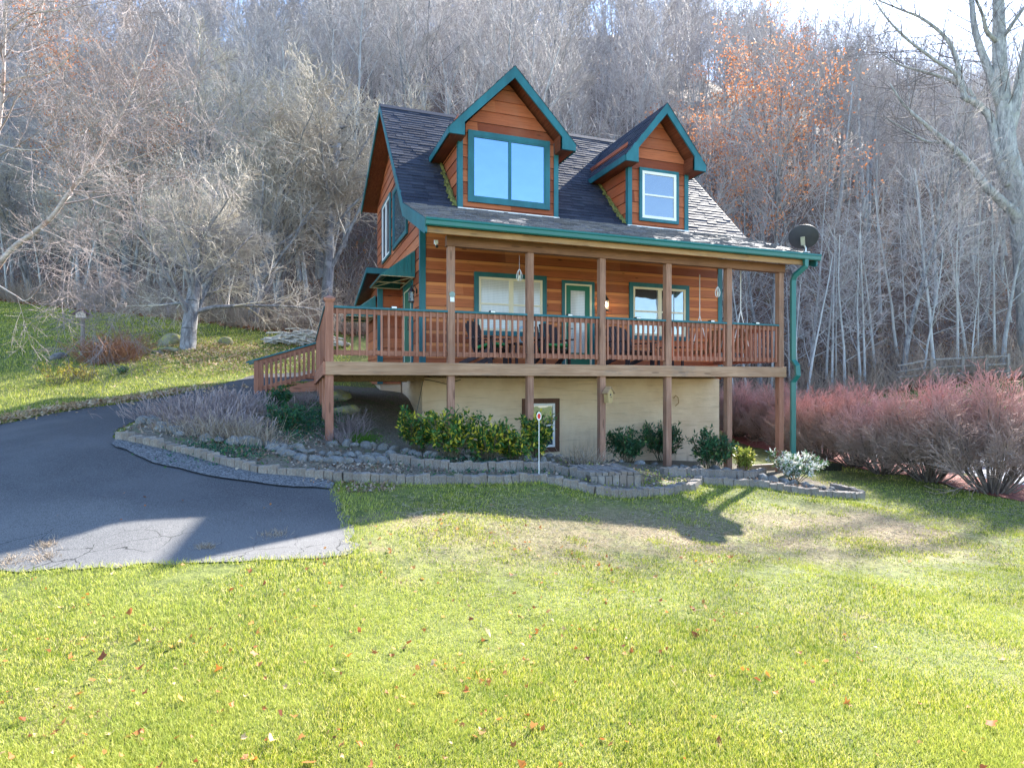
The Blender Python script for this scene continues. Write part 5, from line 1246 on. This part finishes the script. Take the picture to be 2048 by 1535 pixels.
big_tree('river_birch', 'leaning birch with peeling pinkish bark and long drooping branches at far left', [
    dict(p=[(-150, 800, 26), (-70, 640, 22), (10, 513, 18), (68, 465, 16), (106, 431, 15), (147, 373, 13), (181, 332, 11), (212, 280, 9), (239, 236, 8), (253, 209, 7), (274, 154, 5), (297, 103, 4), (312, 40, 2)], y=YL, start=.35, dens=.22, droop=.25, tl=(1.0, 2.4)),
    dict(p=[(-170, 800, 24), (-110, 620, 20), (-50, 430, 17), (-12, 300, 14), (4, 200, 12), (8, 110, 10), (10, 0, 8), (6, -120, 6)], y=YL + .4, start=.4, dens=.2, tl=(1.4, 3.2), droop=.3),
    dict(p=[(4, 170, 7), (40, 155, 6), (100, 145, 5), (140, 110, 4), (175, 60, 3), (205, 0, 2)], y=YL + .2, dy=-.8, dens=.22, droop=.3),
    dict(p=[(8, 70, 6), (60, 30, 5), (120, 20, 4), (200, 6, 2), (270, -6, 1.5)], y=YL, dy=-1.2, dens=.22, droop=.3),
    dict(p=[(0, 290, 6), (50, 300, 5), (120, 290, 4), (200, 240, 2.5), (240, 215, 1.5)], y=YL - .3, dy=-1.2, dens=.2, droop=.3),
    dict(p=[(174, 339, 6), (230, 330, 5), (274, 315, 4.4), (342, 290, 3.6), (400, 262, 2.6), (447, 236, 1.6)], y=YL, dy=-.8, dens=.3, droop=.3),
    dict(p=[(253, 209, 5), (280, 198, 4), (308, 191, 3.6), (350, 178, 2.6), (395, 163, 1.6)], y=YL, dy=.6, dens=.3, droop=.3),
    dict(p=[(147, 384, 5), (175, 395, 4.4), (205, 410, 4), (284, 434, 3.2), (350, 446, 2.4), (407, 463, 1.4)], y=YL, dy=-1.0, dens=.28, droop=.4),
    dict(p=[(195, 362, 4), (260, 352, 3.4), (330, 345, 2.6), (390, 335, 1.4)], y=YL, dy=-.4, dens=.35, droop=.3),
    dict(p=[(80, 458, 5), (110, 470, 4), (160, 495, 3.2), (220, 515, 2.4), (300, 560, 1.4)], y=YL, dy=-1.2, dens=.25, droop=.45),
    dict(p=[(-20, 560, 6), (30, 590, 4), (55, 600, 3), (100, 560, 2), (130, 590, 1.2)], y=YL - .5, dy=-.8, dens=.3, droop=.3),
    dict(p=[(20, 500, 4), (80, 500, 3), (150, 530, 2.4), (190, 580, 1.8), (250, 640, 1.2)], y=YL, dy=-.8, dens=.25, droop=.4)], M_BIRCH, M_BTWIG, 8, TWB, .8)
# ------------------------------------------------------------------ hedge of reddish leafless bushes
def bush_variant(seed, rad=1.5, h=2.35, stems=52):
    rng = random.Random(seed); segs = []
    B = [dict(n=1, wob=0, up=0, tap=1), dict(n=7, wob=.09, up=.05, tap=.84, count=1, ang=(0, 1), len=(1, 1), rf=1, rmin=.006, **{'from': 0}),
         dict(count=13, ang=(16, 50), len=(.32, .6), rf=.55, n=4, wob=.12, up=.05, tap=.8, rmin=.0045, **{'from': .36}), dict(count=13, ang=(18, 58), len=(.35, .7), rf=.62, n=2, wob=.15, up=.05, tap=.75, rmin=.0038, **{'from': .1})]
    for k in range(stems):
        a = k * 2.4 + rng.uniform(-.3, .3); f = math.sqrt((k + .5) / stems); tilt = R(57) * f * rng.uniform(.8, 1.05); d = Vector((math.cos(a) * math.sin(tilt), math.sin(a) * math.sin(tilt), math.cos(tilt)))
        L = (1 / math.sqrt((math.sin(tilt) / rad) ** 2 + (math.cos(tilt) / h) ** 2)) * rng.uniform(.74, .86)
        grow(rng, Vector((math.cos(a) * .1 * f, math.sin(a) * .1 * f, -.1)), d, L, .022 * rng.uniform(.7, 1.2), 1, B, segs)
    a = np.array(segs); out = []
    for sel, nm in ((a[:, 8] <= 1, 'stems'), (a[:, 8] > 1, 'twigs')):
        b = a[sel]; out.append(np_mesh('bush_' + nm, *seg_tubes(b[:, :3], b[:, 3:6], b[:, 6], b[:, 7], 4 if nm == 'stems' else 3)))
    return out
t_ = NT('reddish_bush_twigs'); f_ = t_.noise(t_.coords((1, 1, 1)), 2.5, 4); sx_ = t_.node('ShaderNodeSeparateXYZ'); tc_ = t_.node('ShaderNodeTexCoord'); t_.link(tc_.outputs['Object'], sx_.inputs[0])
hgt_ = t_.step(t_.math('ADD', sx_.outputs['Z'], t_.math('MULTIPLY', f_, .8)), 1.2, 2.6)     # older wood is brown, young shoots are red
c_ = t_.mix(hgt_, t_.mix(f_, (.29, .20, .16), (.54, .40, .34)), t_.mix(f_, (.48, .20, .185), (.73, .40, .365)))
t_.color(c_); t_.b.inputs['Roughness'].default_value = .7; M_REDTW = t_.m
M_STEM = bark_mat('bush_stems', (.13, .10, .085), (.30, .24, .20))
BV = [bush_variant(40 + i) for i in range(3)]
for s_, tw in BV: s_.materials.append(M_STEM); tw.materials.append(M_REDTW)
HB = [(1985, 986, 1.06), (1858, 962, 1.0), (1768, 948, .95), (1712, 934, .92), (1645, 918, .95), (1600, 908, .9), (1560, 893, .95), (1512, 882, .92), (1475, 872, 1.0)]
hb_names = ['nearest and largest reddish leafless bush of the hedge', 'second reddish hedge bush from the near end', 'third reddish hedge bush from the near end, trunk-like base', 'fourth reddish hedge bush, behind the dark timber end', 'reddish hedge bush right behind the green downspout',
            'sixth reddish hedge bush from the near end', 'reddish hedge bush seen left of the right corner post', 'reddish hedge bush between the two rightmost lower posts', 'farthest reddish hedge bush beside the basement corner']
for i, (px, py, s) in enumerate(HB):
    p = px2g(px, py); t = thing('hedge_bush', hb_names[i], 'bush', p, i * 1.9, 'reddish bushes of the hedge'); s *= 1.03; t.scale = (s, s, s * (1.0 + .12 * math.sin(i * 2.3 + .6)))
    link('stems', BV[i % 3][0], None, t); link('twigs', BV[i % 3][1], None, t)

# ------------------------------------------------------------------ leafy shrubs
M_AUCUBA = leaf_mat('yellow_spotted_leaves', [(0, (.025, .085, .02)), (.45, (.05, .15, .03)), (.68, (.10, .19, .03)), (.82, (.55, .47, .04)), (1, (.72, .62, .08))], .25, .35)
M_RHODO = leaf_mat('dark_green_leaves', [(0, (.02, .075, .035)), (.6, (.04, .12, .05)), (.9, (.07, .17, .07)), (1, (.18, .28, .06))], .2, .35)
M_YELLOWG = leaf_mat('yellow_green_leaves', [(0, (.14, .20, .03)), (.6, (.34, .38, .06)), (1, (.55, .50, .15))], .35, .5)
M_VARIEG = leaf_mat('white_edged_leaves', [(0, (.06, .16, .05)), (.40, (.12, .24, .08)), (.48, (.70, .70, .62)), (1, (.86, .84, .80))], .2, .4)
M_EVERG = leaf_mat('fine_evergreen_leaves', [(0, (.015, .08, .045)), (.6, (.03, .13, .07)), (1, (.10, .22, .05))], .25, .45)
M_DRYPINK = twig_mat('dry_mauve_stems', (.27, .20, .20), (.52, .43, .42), scale=3)
M_DRYTAN = leaf_mat('dry_tan_blades', [(0, (.30, .22, .15)), (.6, (.52, .42, .32)), (1, (.64, .56, .48))], .3, .8)
M_WSTEM = bark_mat('shrub_stems', (.10, .085, .05), (.22, .19, .12))
def shrub(name, label, loc, w, h, nst, lpt, ll, mat, seed, cat='shrub', tilt=38, whorl=True, lw=.38, group=None):
    r = random.Random(seed); q = np.random.default_rng(seed); t = thing(name, label, cat, loc, r.uniform(0, 6), group); segs = []; tips = []
    for k in range(nst):
        f = math.sqrt((k + .5) / nst); a = k * 2.4; ti = R(tilt) * f; L = h * r.uniform(.55, 1.0) / max(.55, math.cos(ti)) * (1 - .25 * f)
        p = Vector((math.cos(a) * .12 * w * f, math.sin(a) * .12 * w * f, -.05)); d = Vector((math.cos(a) * math.sin(ti) * w / h * 1.1, math.sin(a) * math.sin(ti) * w / h * 1.1, math.cos(ti))).normalized()
        for i in range(4):
            d = (d + Vector((r.gauss(0, .1), r.gauss(0, .1), .03))).normalized(); q2 = p + d * L / 4; segs.append((*p, *q2, .008, .006)); p = q2
            if i >= 1:
                for _ in range(2):
                    e = (d + Vector((r.gauss(0, .7), r.gauss(0, .7), r.gauss(.1, .3)))).normalized(); g = p + e * L * r.uniform(.12, .28); segs.append((*p, *g, .005, .004)); tips.append((g, e)); 
                    tips.append((p.lerp(g, .5), e))
        tips.append((p, d))
    a = np.array(segs); V_, F_ = seg_tubes(a[:, :3], a[:, 3:6], a[:, 6], a[:, 7], 4); link('stems', np_mesh('stems', V_, F_), M_WSTEM, t)
    C = np.repeat(np.array([x[0][:] for x in tips]), lpt, 0); E = np.repeat(np.array([x[1][:] for x in tips]), lpt, 0); n = len(C)
    sd = rand_dirs(n, q, .1); D = E * .45 + sd * .9; N = E + rand_dirs(n, q, .3) * .5; C = C + q.normal(0, ll * .25, (n, 3))
    V_, F_ = leaf_tris(C, D, N, q.uniform(.7, 1.2, n) * ll, q.uniform(.8, 1.2, n) * ll * lw, .18); link('foliage', np_mesh('foliage', V_, F_), mat, t); return t
def at(px, py): return px2g(px, py)
def wid(px, n): return n / FPX * px.y
for i, (px, py, w, h, lab) in enumerate(((838, 905, 105, 88, 'leaning yellow-spotted green shrub at the left basement corner'), (905, 918, 110, 100, 'tallest yellow-spotted shrub in front of the first full post'),
                                       (975, 922, 110, 88, 'yellow-spotted shrub between the two left posts'), (1030, 925, 90, 70, 'low yellow-spotted shrub left of the basement window'), (1075, 922, 62, 96, 'narrow yellow-spotted shrub partly covering the basement window'))):
    p = at(px, py); shrub('spotted_shrub', lab, p, wid(p, w) / 2 * 1.25, wid(p, h), 22, 5, .10, M_AUCUBA, 60 + i, group='yellow-spotted shrubs along the basement')
for i, (px, py, w, h, lab) in enumerate(((1255, 925, 105, 76, 'dark green glossy shrub beside the birdhouse post'), (1325, 925, 95, 82, 'taller dark green shrub in front of the fourth post'), (1422, 940, 90, 78, 'dark green shrub in front of the rightmost basement post'))):
    p = at(px, py); shrub('rhododendron', lab, p, wid(p, w) / 2 * 1.25, wid(p, h), 20, 6, .11, M_RHODO, 80 + i, lw=.34)
p = at(1487, 942); shrub('yellow_shrub', 'yellow-green shrub at the right end of the basement shrubs', p, wid(p, 60) / 2, wid(p, 52), 16, 6, .08, M_YELLOWG, 90, lw=.5)
p = at(1590, 962); shrub('white_leaved_bush', 'bush with white-edged leaves in front of the right corner post', p, wid(p, 78) / 2, wid(p, 56), 20, 8, .09, M_VARIEG, 91, tilt=55, lw=.32)
for i, (px, py, w, h, lab) in enumerate(((575, 862, 110, 62, 'bushy dark evergreen shrub left of the deck corner'), (562, 812, 70, 40, 'upper dark evergreen shrub under the stair rail'))):
    p = at(px, py); shrub('evergreen_shrub', lab, p, wid(p, w) / 2, wid(p, h), 26, 9, .05, M_EVERG, 95 + i, lw=.4)
# low ground cover left of the corner post, and a mossy cushion below the deck
def cover(name, label, px0, px1, py0, py1, n, mat, size, seed, cat='ground cover', hh=.1):
    r = np.random.default_rng(seed); C = []
    pts = [px2g(a, b) for a in np.linspace(px0, px1, 5) for b in np.linspace(py0, py1, 4)]; xs = [q.x for q in pts]; ys = [q.y for q in pts]
    mx, my = np.mean(xs), np.mean(ys); sx, sy = max(.08, np.std(xs)), max(.08, np.std(ys)); x = r.normal(mx, sx, n); y = r.normal(my, sy, n); C = np.stack([x, y, ground(x, y) + r.random(n) * hh], 1)
    V_, F_ = leaf_tris(C, rand_dirs(n, r, .5), rand_dirs(n, r, .6), r.uniform(.6, 1.3, n) * size, r.uniform(.6, 1.2, n) * size * .5, .2)
    return tag(link(name, np_mesh(name, V_, F_), mat), label, cat, kind='stuff')
cover('ground_cover', 'low green ground cover on the bank left of the corner post', 590, 645, 815, 875, 2600, M_EVERG, .05, 1)
cover('moss_cushion', 'bright green moss cushion below the deck corner', 690, 750, 872, 888, 2600, leaf_mat('bright_moss', [(0, (.06, .16, .02)), (1, (.16, .30, .04))], .3, .8), .03, 2, 'moss', .06)
cover('bed_weeds', 'low green weeds between the border rows', 820, 1060, 925, 940, 1500, M_EVERG, .05, 3, 'weeds', .06)
cover('bed_weeds', 'pale weeds growing on the brick step tier', 1170, 1420, 955, 985, 1200, M_YELLOWG, .05, 4, 'weeds', .06)
cover('bed_weeds', 'weeds among the stones by the dry flower bed', 360, 520, 890, 920, 900, M_EVERG, .05, 6, 'weeds', .06)
# dry plants
def dry_clump(label, loc, w, h, n, mat, seed, name='dry_plant', cat='dry plant', r0=.004, heads=False):
    r = np.random.default_rng(seed); P = np.stack([r.normal(0, w * .3, n), r.normal(0, w * .25, n), np.full(n, -.03)], 1); 
    P[:, 2] += ground(P[:, 0] + loc.x, P[:, 1] + loc.y) - loc.z
    D = rand_dirs(n, r, 1.6) + np.stack([P[:, 0] / max(w, .01), P[:, 1] / max(w, .01), np.zeros(n)], 1) * .8; D /= np.linalg.norm(D, axis=1, keepdims=True)
    L = h * r.uniform(.5, 1.1, n)[:, None]; Q = P + D * L * .6; S = Q + (D + rand_dirs(n, r, -.25) * .55) * L * .4
    A = [seg_tubes(P, Q, np.full(n, r0), np.full(n, r0 * .8), 3), seg_tubes(Q, S, np.full(n, r0 * .8), np.full(n, r0 * (1.8 if heads else .4)), 3)]
    V_ = np.concatenate([a[0] for a in A]); F_ = np.concatenate([A[0][1], A[1][1] + len(A[0][0])]); o = link(name, np_mesh(name, V_, F_), mat); o.location = loc; return tag(o, label, cat)
for i, (px, py, w, h, mat, lab) in enumerate(((350, 838, 1.1, .36, M_DRYPINK, 'mauve dry flower stems at the driveway bend'), (410, 826, 1.4, .42, M_DRYPINK, 'dense dry flower stems at the middle of the driveway bed'), (470, 815, 1.3, .36, M_DRYPINK, 'dry flower stems below the stair foot'),
                                            (440, 856, 1.2, .38, M_DRYPINK, 'dry lavender-grey stems in front of the taller dry flowers'), (497, 884, .8, .5, M_DRYTAN, 'arching clump of bleached ornamental grass by the stone row'), (400, 868, .9, .35, M_DRYTAN, 'flattened tan leaves and stems at the front of the dry bed'),
                                            (704, 872, .42, .55, M_DRYPINK, 'upright mauve dry plant right of the corner post'), (682, 886, .35, .3, M_DRYPINK, 'small mauve dry plant at the foot of the corner post'), (1172, 928, .55, .4, M_DRYTAN, 'brown dead shrub left of the birdhouse post'), (620, 805, .7, .3, M_DRYPINK, 'dead stems beside the second deck post'))):
    p = px2g(px, py); dry_clump(lab, p, w, h, int(330 * w), mat, 30 + i, heads=i < 4)
p = px2g(222, 722); dry_clump('round brown leafless shrub beside the pole birdhouse', p, 1.0, .95, 700, twig_mat('brown_shrub_twigs', (.32, .15, .09), (.56, .32, .21), scale=2), 51, 'brown_shrub', 'shrub', .008)
for i, (px, py, s, lab) in enumerate(((118, 770, .75, 'left low shrub with sparse yellow-green leaves by the drive'), (140, 758, .6, 'small leafy shrub behind the two low shrubs'), (172, 762, .6, 'right low shrub with sparse yellow-orange leaves by the drive'))):
    p = px2g(px, py); shrub('low_shrub', lab, p, s * .75, s * .8, 12, 2, .06, leaf_mat('sparse_leaves_%d' % i, [(0, (.20, .22, .03)), (.6, (.44, .40, .06)), (1, (.50, .26, .06))], .35, .6), 120 + i, tilt=50)
p = px2g(246, 748); shrub('low_shrub', 'tiny dark shrub right of the brown shrub', p, .22, .3, 8, 4, .05, M_EVERG, 130)

def lobed_leaves(C, R_, r):
    """curled five-lobed leaves lying on the ground"""
    n = len(C); ang = np.linspace(0, 2 * PI, 11)[:-1] + .3; rad = np.array([1, .45, .85, .4, .75, .3, .75, .4, .85, .45]); N = rand_dirs(n, r, 1.3); a = rand_dirs(n, r); U = np.cross(N, a); U /= np.linalg.norm(U, axis=1, keepdims=True); W = np.cross(N, U)
    cup = r.uniform(-.2, 1.0, n)[:, None, None]; rr_ = (rad[None, :] * .6 + .3) * r.uniform(.45, 1.3, (n, 10)) * R_[:, None]
    P_ = C[:, None] + U[:, None] * (np.cos(ang)[None] * rr_)[..., None] + W[:, None] * (np.sin(ang)[None] * rr_ * .8)[..., None] + N[:, None] * cup * (np.abs(np.cos(ang))[None] * rr_)[..., None]
    V_ = np.concatenate([C[:, None], P_], 1).reshape(-1, 3); k = np.arange(10); F_ = np.stack([np.zeros(10, int), k + 1, (k + 1) % 10 + 1], 1)[None] + (np.arange(n) * 11)[:, None, None]; return V_, F_.reshape(-1, 3)
# ------------------------------------------------------------------ grass: short blades, dense near by and coarser far away
def blades(P, h, w, r, lean=.35):
    n = len(P); a = r.random(n) * 2 * PI; S = np.stack([np.cos(a), np.sin(a), np.zeros(n)], 1) * (w / 2)[:, None]
    D = np.stack([r.normal(0, lean, n), r.normal(0, lean, n), np.ones(n)], 1); D /= np.linalg.norm(D, axis=1, keepdims=True); D2 = D + np.stack([r.normal(0, .4, n), r.normal(0, .4, n), np.full(n, -.1)], 1)
    M_ = P + D * (h * .55)[:, None]; T = M_ + D2 * (h * .5)[:, None]
    V_ = np.stack([P - S, P + S, M_ + S * .75, M_ - S * .75, T], 1).reshape(-1, 3); i = np.arange(n) * 5
    F_ = np.concatenate([np.stack([i, i + 1, i + 2], 1), np.stack([i, i + 2, i + 3], 1), np.stack([i + 3, i + 2, i + 4], 1)]); return V_, F_
r = np.random.default_rng(3)
def vnoise(x, y, s, seed):
    q = np.random.default_rng(seed); out = np.zeros(x.shape)
    for k in range(7):
        a = q.random() * 2 * PI; f = s * q.uniform(.6, 1.8); out += np.sin((x * math.cos(a) + y * math.sin(a)) * f + q.random() * 7)
    return out / 3.5
driv = [tuple(p) for p in DRIVE]; bed = [tuple(p) for p in BED]
def not_paved(x, y): return ~in_poly(x, y, driv) & ~in_poly(x, y, bed) & ~in_poly(x, y, MUL) & ~in_poly(x, y, SHO) & ~((x > 10.9) & (x < 16.5) & (y > 2))
n = 620000; mm = r.uniform(.10, .80, n); y = 1.75 / mm; k = r.uniform(-1.02, 1.02, n); x = k * y
ok_ = not_paved(x, y); x, y = x[ok_], y[ok_]
vline = (x + 3.28) * -.3443 + (y - 10.7) * .9388     # house depth axis: negative in front of the house
worn = np.clip(1 - np.abs(vline + 4.7) / 1.8, 0, 1) * np.clip((6.9 - x) / 1.3, 0, 1) * np.clip((x + 2.5) / 4, .12, 1)
nz = vnoise(x, y, 2.6, 1) + .7 * vnoise(x, y, 6.5, 2)
thin = np.clip(1.05 - 1.75 * worn + .8 * nz * (worn > .05) + .2 * np.minimum(nz, 0), .05, 1)
kp = r.random(len(x)) < thin; x, y, nz, worn = x[kp], y[kp], nz[kp], worn[kp]
# ragged tufts standing in the worn strip
tx = []; ty = []
for c in range(150):
    a = r.uniform(1, 12.5); b = r.uniform(-6.6, -3.1); q = H(a, b); m_ = int(r.integers(60, 260)); s_ = r.uniform(.06, .20); tx.append(r.normal(q.x, s_ * 1.3, m_)); ty.append(r.normal(q.y, s_, m_))
tx = np.concatenate(tx); ty = np.concatenate(ty); kp = not_paved(tx, ty); tx, ty = tx[kp], ty[kp]
x = np.concatenate([x, tx]); y = np.concatenate([y, ty]); nz = np.concatenate([nz, np.full(len(tx), .8)]); worn = np.concatenate([worn, np.zeros(len(tx))])
x = x + r.normal(0, .035, len(x)); y = y + r.normal(0, .035, len(x))
P = np.stack([x, y, ground(x, y) - .004], 1); sc = np.clip(y / 4.5, .75, 2.6)
V_, F_ = blades(P, r.uniform(.014, .044, len(x)) * np.clip(.85 + .3 * nz + .1 * sc, .72, 1.5), .0042 * sc * r.uniform(.7, 1.3, len(x)), r)
def grass_mat():
    t = NT('grass_blades'); g = t.node('ShaderNodeNewGeometry'); p = t.world(); n1 = t.noise(p, .8, 4); n2 = t.noise(p, 3.5, 3)
    c = t.ramp(g.outputs['Random Per Island'], [(0, (.03, .07, .01)), (.25, (.16, .24, .02)), (.50, (.42, .46, .045)), (.76, (.57, .53, .09)), (1, (.76, .66, .32))])
    c = t.mix(t.math('MULTIPLY', t.step(n1, .45, .62), .55), c, (.42, .46, .10)); c = t.mix(t.math('MULTIPLY', t.step(n2, .5, .7), .35), c, (.15, .25, .03))
    t.color(c); t.b.inputs['Roughness'].default_value = .55; t.b.inputs['Specular IOR Level'].default_value = .3; t.translucent(c, .34); return t.m
M_GRASS = grass_mat()
tag(link('grass', np_mesh('grass', V_, F_), M_GRASS), 'short yellow-green grass of the front lawn', 'grass', kind='stuff')
# dry thatch lying flat on the worn strip
n = 16000; a = r.uniform(.6, 12.6, n); b = r.normal(-4.8, .85, n); hx = P0.x + cs * a - sn * b; hy = P0.y + sn * a + cs * b; kp = not_paved(hx, hy); hx, hy = hx[kp], hy[kp]; n = len(hx)
Q0 = np.stack([hx, hy, ground(hx, hy) + r.uniform(.002, .02, n)], 1); Dv = rand_dirs(n, r); Dv[:, 2] = np.abs(Dv[:, 2]) * .35; Q1 = Q0 + Dv * r.uniform(.03, .11, n)[:, None]
tag(link('dry_thatch', np_mesh('dry_thatch', *seg_tubes(Q0, Q1, np.full(n, .0022), np.full(n, .0012), 3)), M_DRYTAN), 'dry straw thatch lying on the worn strip of lawn', 'thatch', kind='stuff')
# fringe of grass leaning over the edge of the drive and the foot of the block border
fr = resample([Vector((*p, 0)) for p in DRIVE[:10]], .004) + resample([px2g(*p) for p in [(680, 966), (800, 970), (900, 970), (1000, 970), (1075, 966), (1130, 976), (1190, 992), (1245, 998), (1300, 995), (1385, 983), (1404, 970), (1450, 973), (1520, 976), (1580, 987), (1650, 996), (1727, 1001)]], .006)
fx_ = np.array([p.x for p in fr]) + r.normal(0, .045, len(fr)); fy_ = np.array([p.y for p in fr]) + r.normal(-.03, .03, len(fr)); P = np.stack([fx_, fy_, ground(fx_, fy_) - .004], 1)
V_, F_ = blades(P, r.uniform(.03, .085, len(fr)), .006 * r.uniform(.7, 1.4, len(fr)) * np.clip(fy_ / 6, .8, 1.6), r, .5)
tag(link('edge_grass', np_mesh('edge_grass', V_, F_), M_GRASS), 'longer grass fringing the driveway and the block border', 'grass', kind='stuff')
# lawn behind on the left
n = 110000; px_ = r.uniform(-200, 700, n); yy = r.uniform(10.5, 43, n) ; x = (px_ - 1024) / FPX * yy; kp = not_paved(x, yy) & (yy < edge_y(x) + .5) & (vline_ := ((x + 3.28) * -.3443 + (yy - 10.7) * .9388) > -9) & ((x + 3.28) * .9388 + (yy - 10.7) * .3443 < 2.0)
x, y = x[kp], yy[kp]; P = np.stack([x, y, ground(x, y) - .004], 1); V_, F_ = blades(P, r.uniform(.04, .09, len(x)), .012 * (y / 14) * r.uniform(.7, 1.3, len(x)), r)
tag(link('back_grass', np_mesh('back_grass', V_, F_), M_GRASS), 'short grass of the sloping lawn on the left', 'grass', kind='stuff')
# fallen leaves on the lawn and the drive edge
n = 850; mm = r.uniform(.14, .72, n); y = 1.75 / mm; k = np.concatenate([r.uniform(-1, 1, n // 2), r.normal(-.55, .35, n - n // 2)]); x = k * y; dc = r.integers(0, 45, n); pull = (r.random(n) < .5); dx_ = r.uniform(-4.5, 2.5, 45); dy_ = r.uniform(2.6, 7, 45); x = np.where(pull, dx_[dc] + r.normal(0, .22, n), x); y = np.where(pull, dy_[dc] + r.normal(0, .18, n), y); ok_ = ~in_poly(x, y, driv) | (r.random(n) < .08); x, y = x[ok_], y[ok_]; n = len(x)
P = np.stack([x, y, ground(x, y) + r.uniform(.006, .04, n)], 1); Vs = []
V_, F_ = lobed_leaves(P, r.uniform(.012, .034, n) * (1 + .5 * (r.random(n) < .12)), r)
M_FALL2 = leaf_mat('lawn_leaf', [(0, (.22, .07, .03)), (.35, (.46, .16, .045)), (.65, (.60, .23, .05)), (.85, (.46, .28, .14)), (1, (.56, .43, .28))], .3, .6)
tag(link('fallen_leaves', np_mesh('fallen_leaves', V_, F_), M_FALL2), 'orange and brown fallen leaves scattered on the lawn', 'leaves', kind='stuff')
# tan leaves raked by the wind under the yard tree and along the far edge of the drive
n = 5200; c1 = px2g(440, 708); x = np.concatenate([r.normal(c1.x, 1.5, n // 2), np.zeros(n - n // 2)]); y = np.concatenate([r.normal(c1.y, 1.3, n // 2), np.zeros(n - n // 2)])
ed = resample([px2g(-60, 862), px2g(60, 838), px2g(200, 812), px2g(360, 790), px2g(480, 780)], .01); ix = r.integers(0, len(ed), n - n // 2)
x[n // 2:] = np.array([ed[i].x for i in ix]) + r.normal(-.15, .3, len(ix)); y[n // 2:] = np.array([ed[i].y for i in ix]) + r.normal(.2, .35, len(ix)); kp = ~in_poly(x, y, driv) | (r.random(n) < .15); x, y = x[kp], y[kp]; n = len(x)
V_, F_ = lobed_leaves(np.stack([x, y, ground(x, y) + r.uniform(.03, .08, n)], 1), r.uniform(.03, .07, n), r)
tag(link('yard_leaves', np_mesh('yard_leaves', V_, F_), leaf_mat('tan_leaf', [(0, (.28, .17, .09)), (.5, (.50, .36, .22)), (1, (.66, .54, .38))], .3, .7)), 'tan fallen leaves under the yard tree and along the drive', 'leaves', kind='stuff')
# leaves and dry bits caught in the beds
n = 5200; pts = [px2g(a, b) for a, b in ((300, 850), (420, 870), (520, 900), (600, 880), (700, 930), (800, 920), (900, 930), (1000, 930), (1150, 940), (1250, 950), (1400, 950), (1500, 960), (500, 830), (400, 830), (1600, 980), (640, 860), (760, 950), (720, 985), (700, 1010), (800, 985))]
ix = r.integers(0, len(pts), n); x = np.array([pts[i].x for i in ix]) + r.normal(0, .45, n); y = np.array([pts[i].y for i in ix]) + r.normal(0, .4, n); kp = in_poly(x, y, bed) | (vnoise(x, y, 2, 9) > .6); kp &= ~in_poly(x, y, driv); x, y = x[kp], y[kp]; n = len(x)
P = np.stack([x, y, ground(x, y) + r.uniform(.012, .035, n)], 1); V_, F_ = leaf_tris(P, rand_dirs(n, r), rand_dirs(n, r, .8), r.uniform(.03, .075, n), r.uniform(.02, .05, n), .3)
tag(link('bed_litter', np_mesh('bed_litter', V_, F_), leaf_mat('bed_leaf', [(0, (.12, .075, .05)), (.5, (.33, .23, .17)), (1, (.52, .45, .38))], .2, .8)), 'dry leaves and twigs littering the garden bed', 'leaf litter', kind='stuff')
# dry grass tufts in the cracks of the drive
for i, (px, py, w, lab) in enumerate(((545, 1072, .22, 'straw-coloured grass tuft in a crack of the driveway'), (88, 1118, .2, 'flat straw tuft at the left driveway edge'), (95, 1092, .15, 'small straw tuft on the sunlit driveway patch'), (410, 1098, .1, 'tiny straw tuft between driveway cracks'), (20, 1125, .2, 'straw tuft at the left frame edge of the driveway'))):
    p = px2g(px, py); dry_clump(lab, p, w, .09, 160, M_DRYTAN, 70 + i, 'straw_tuft', 'grass tuft', .003)
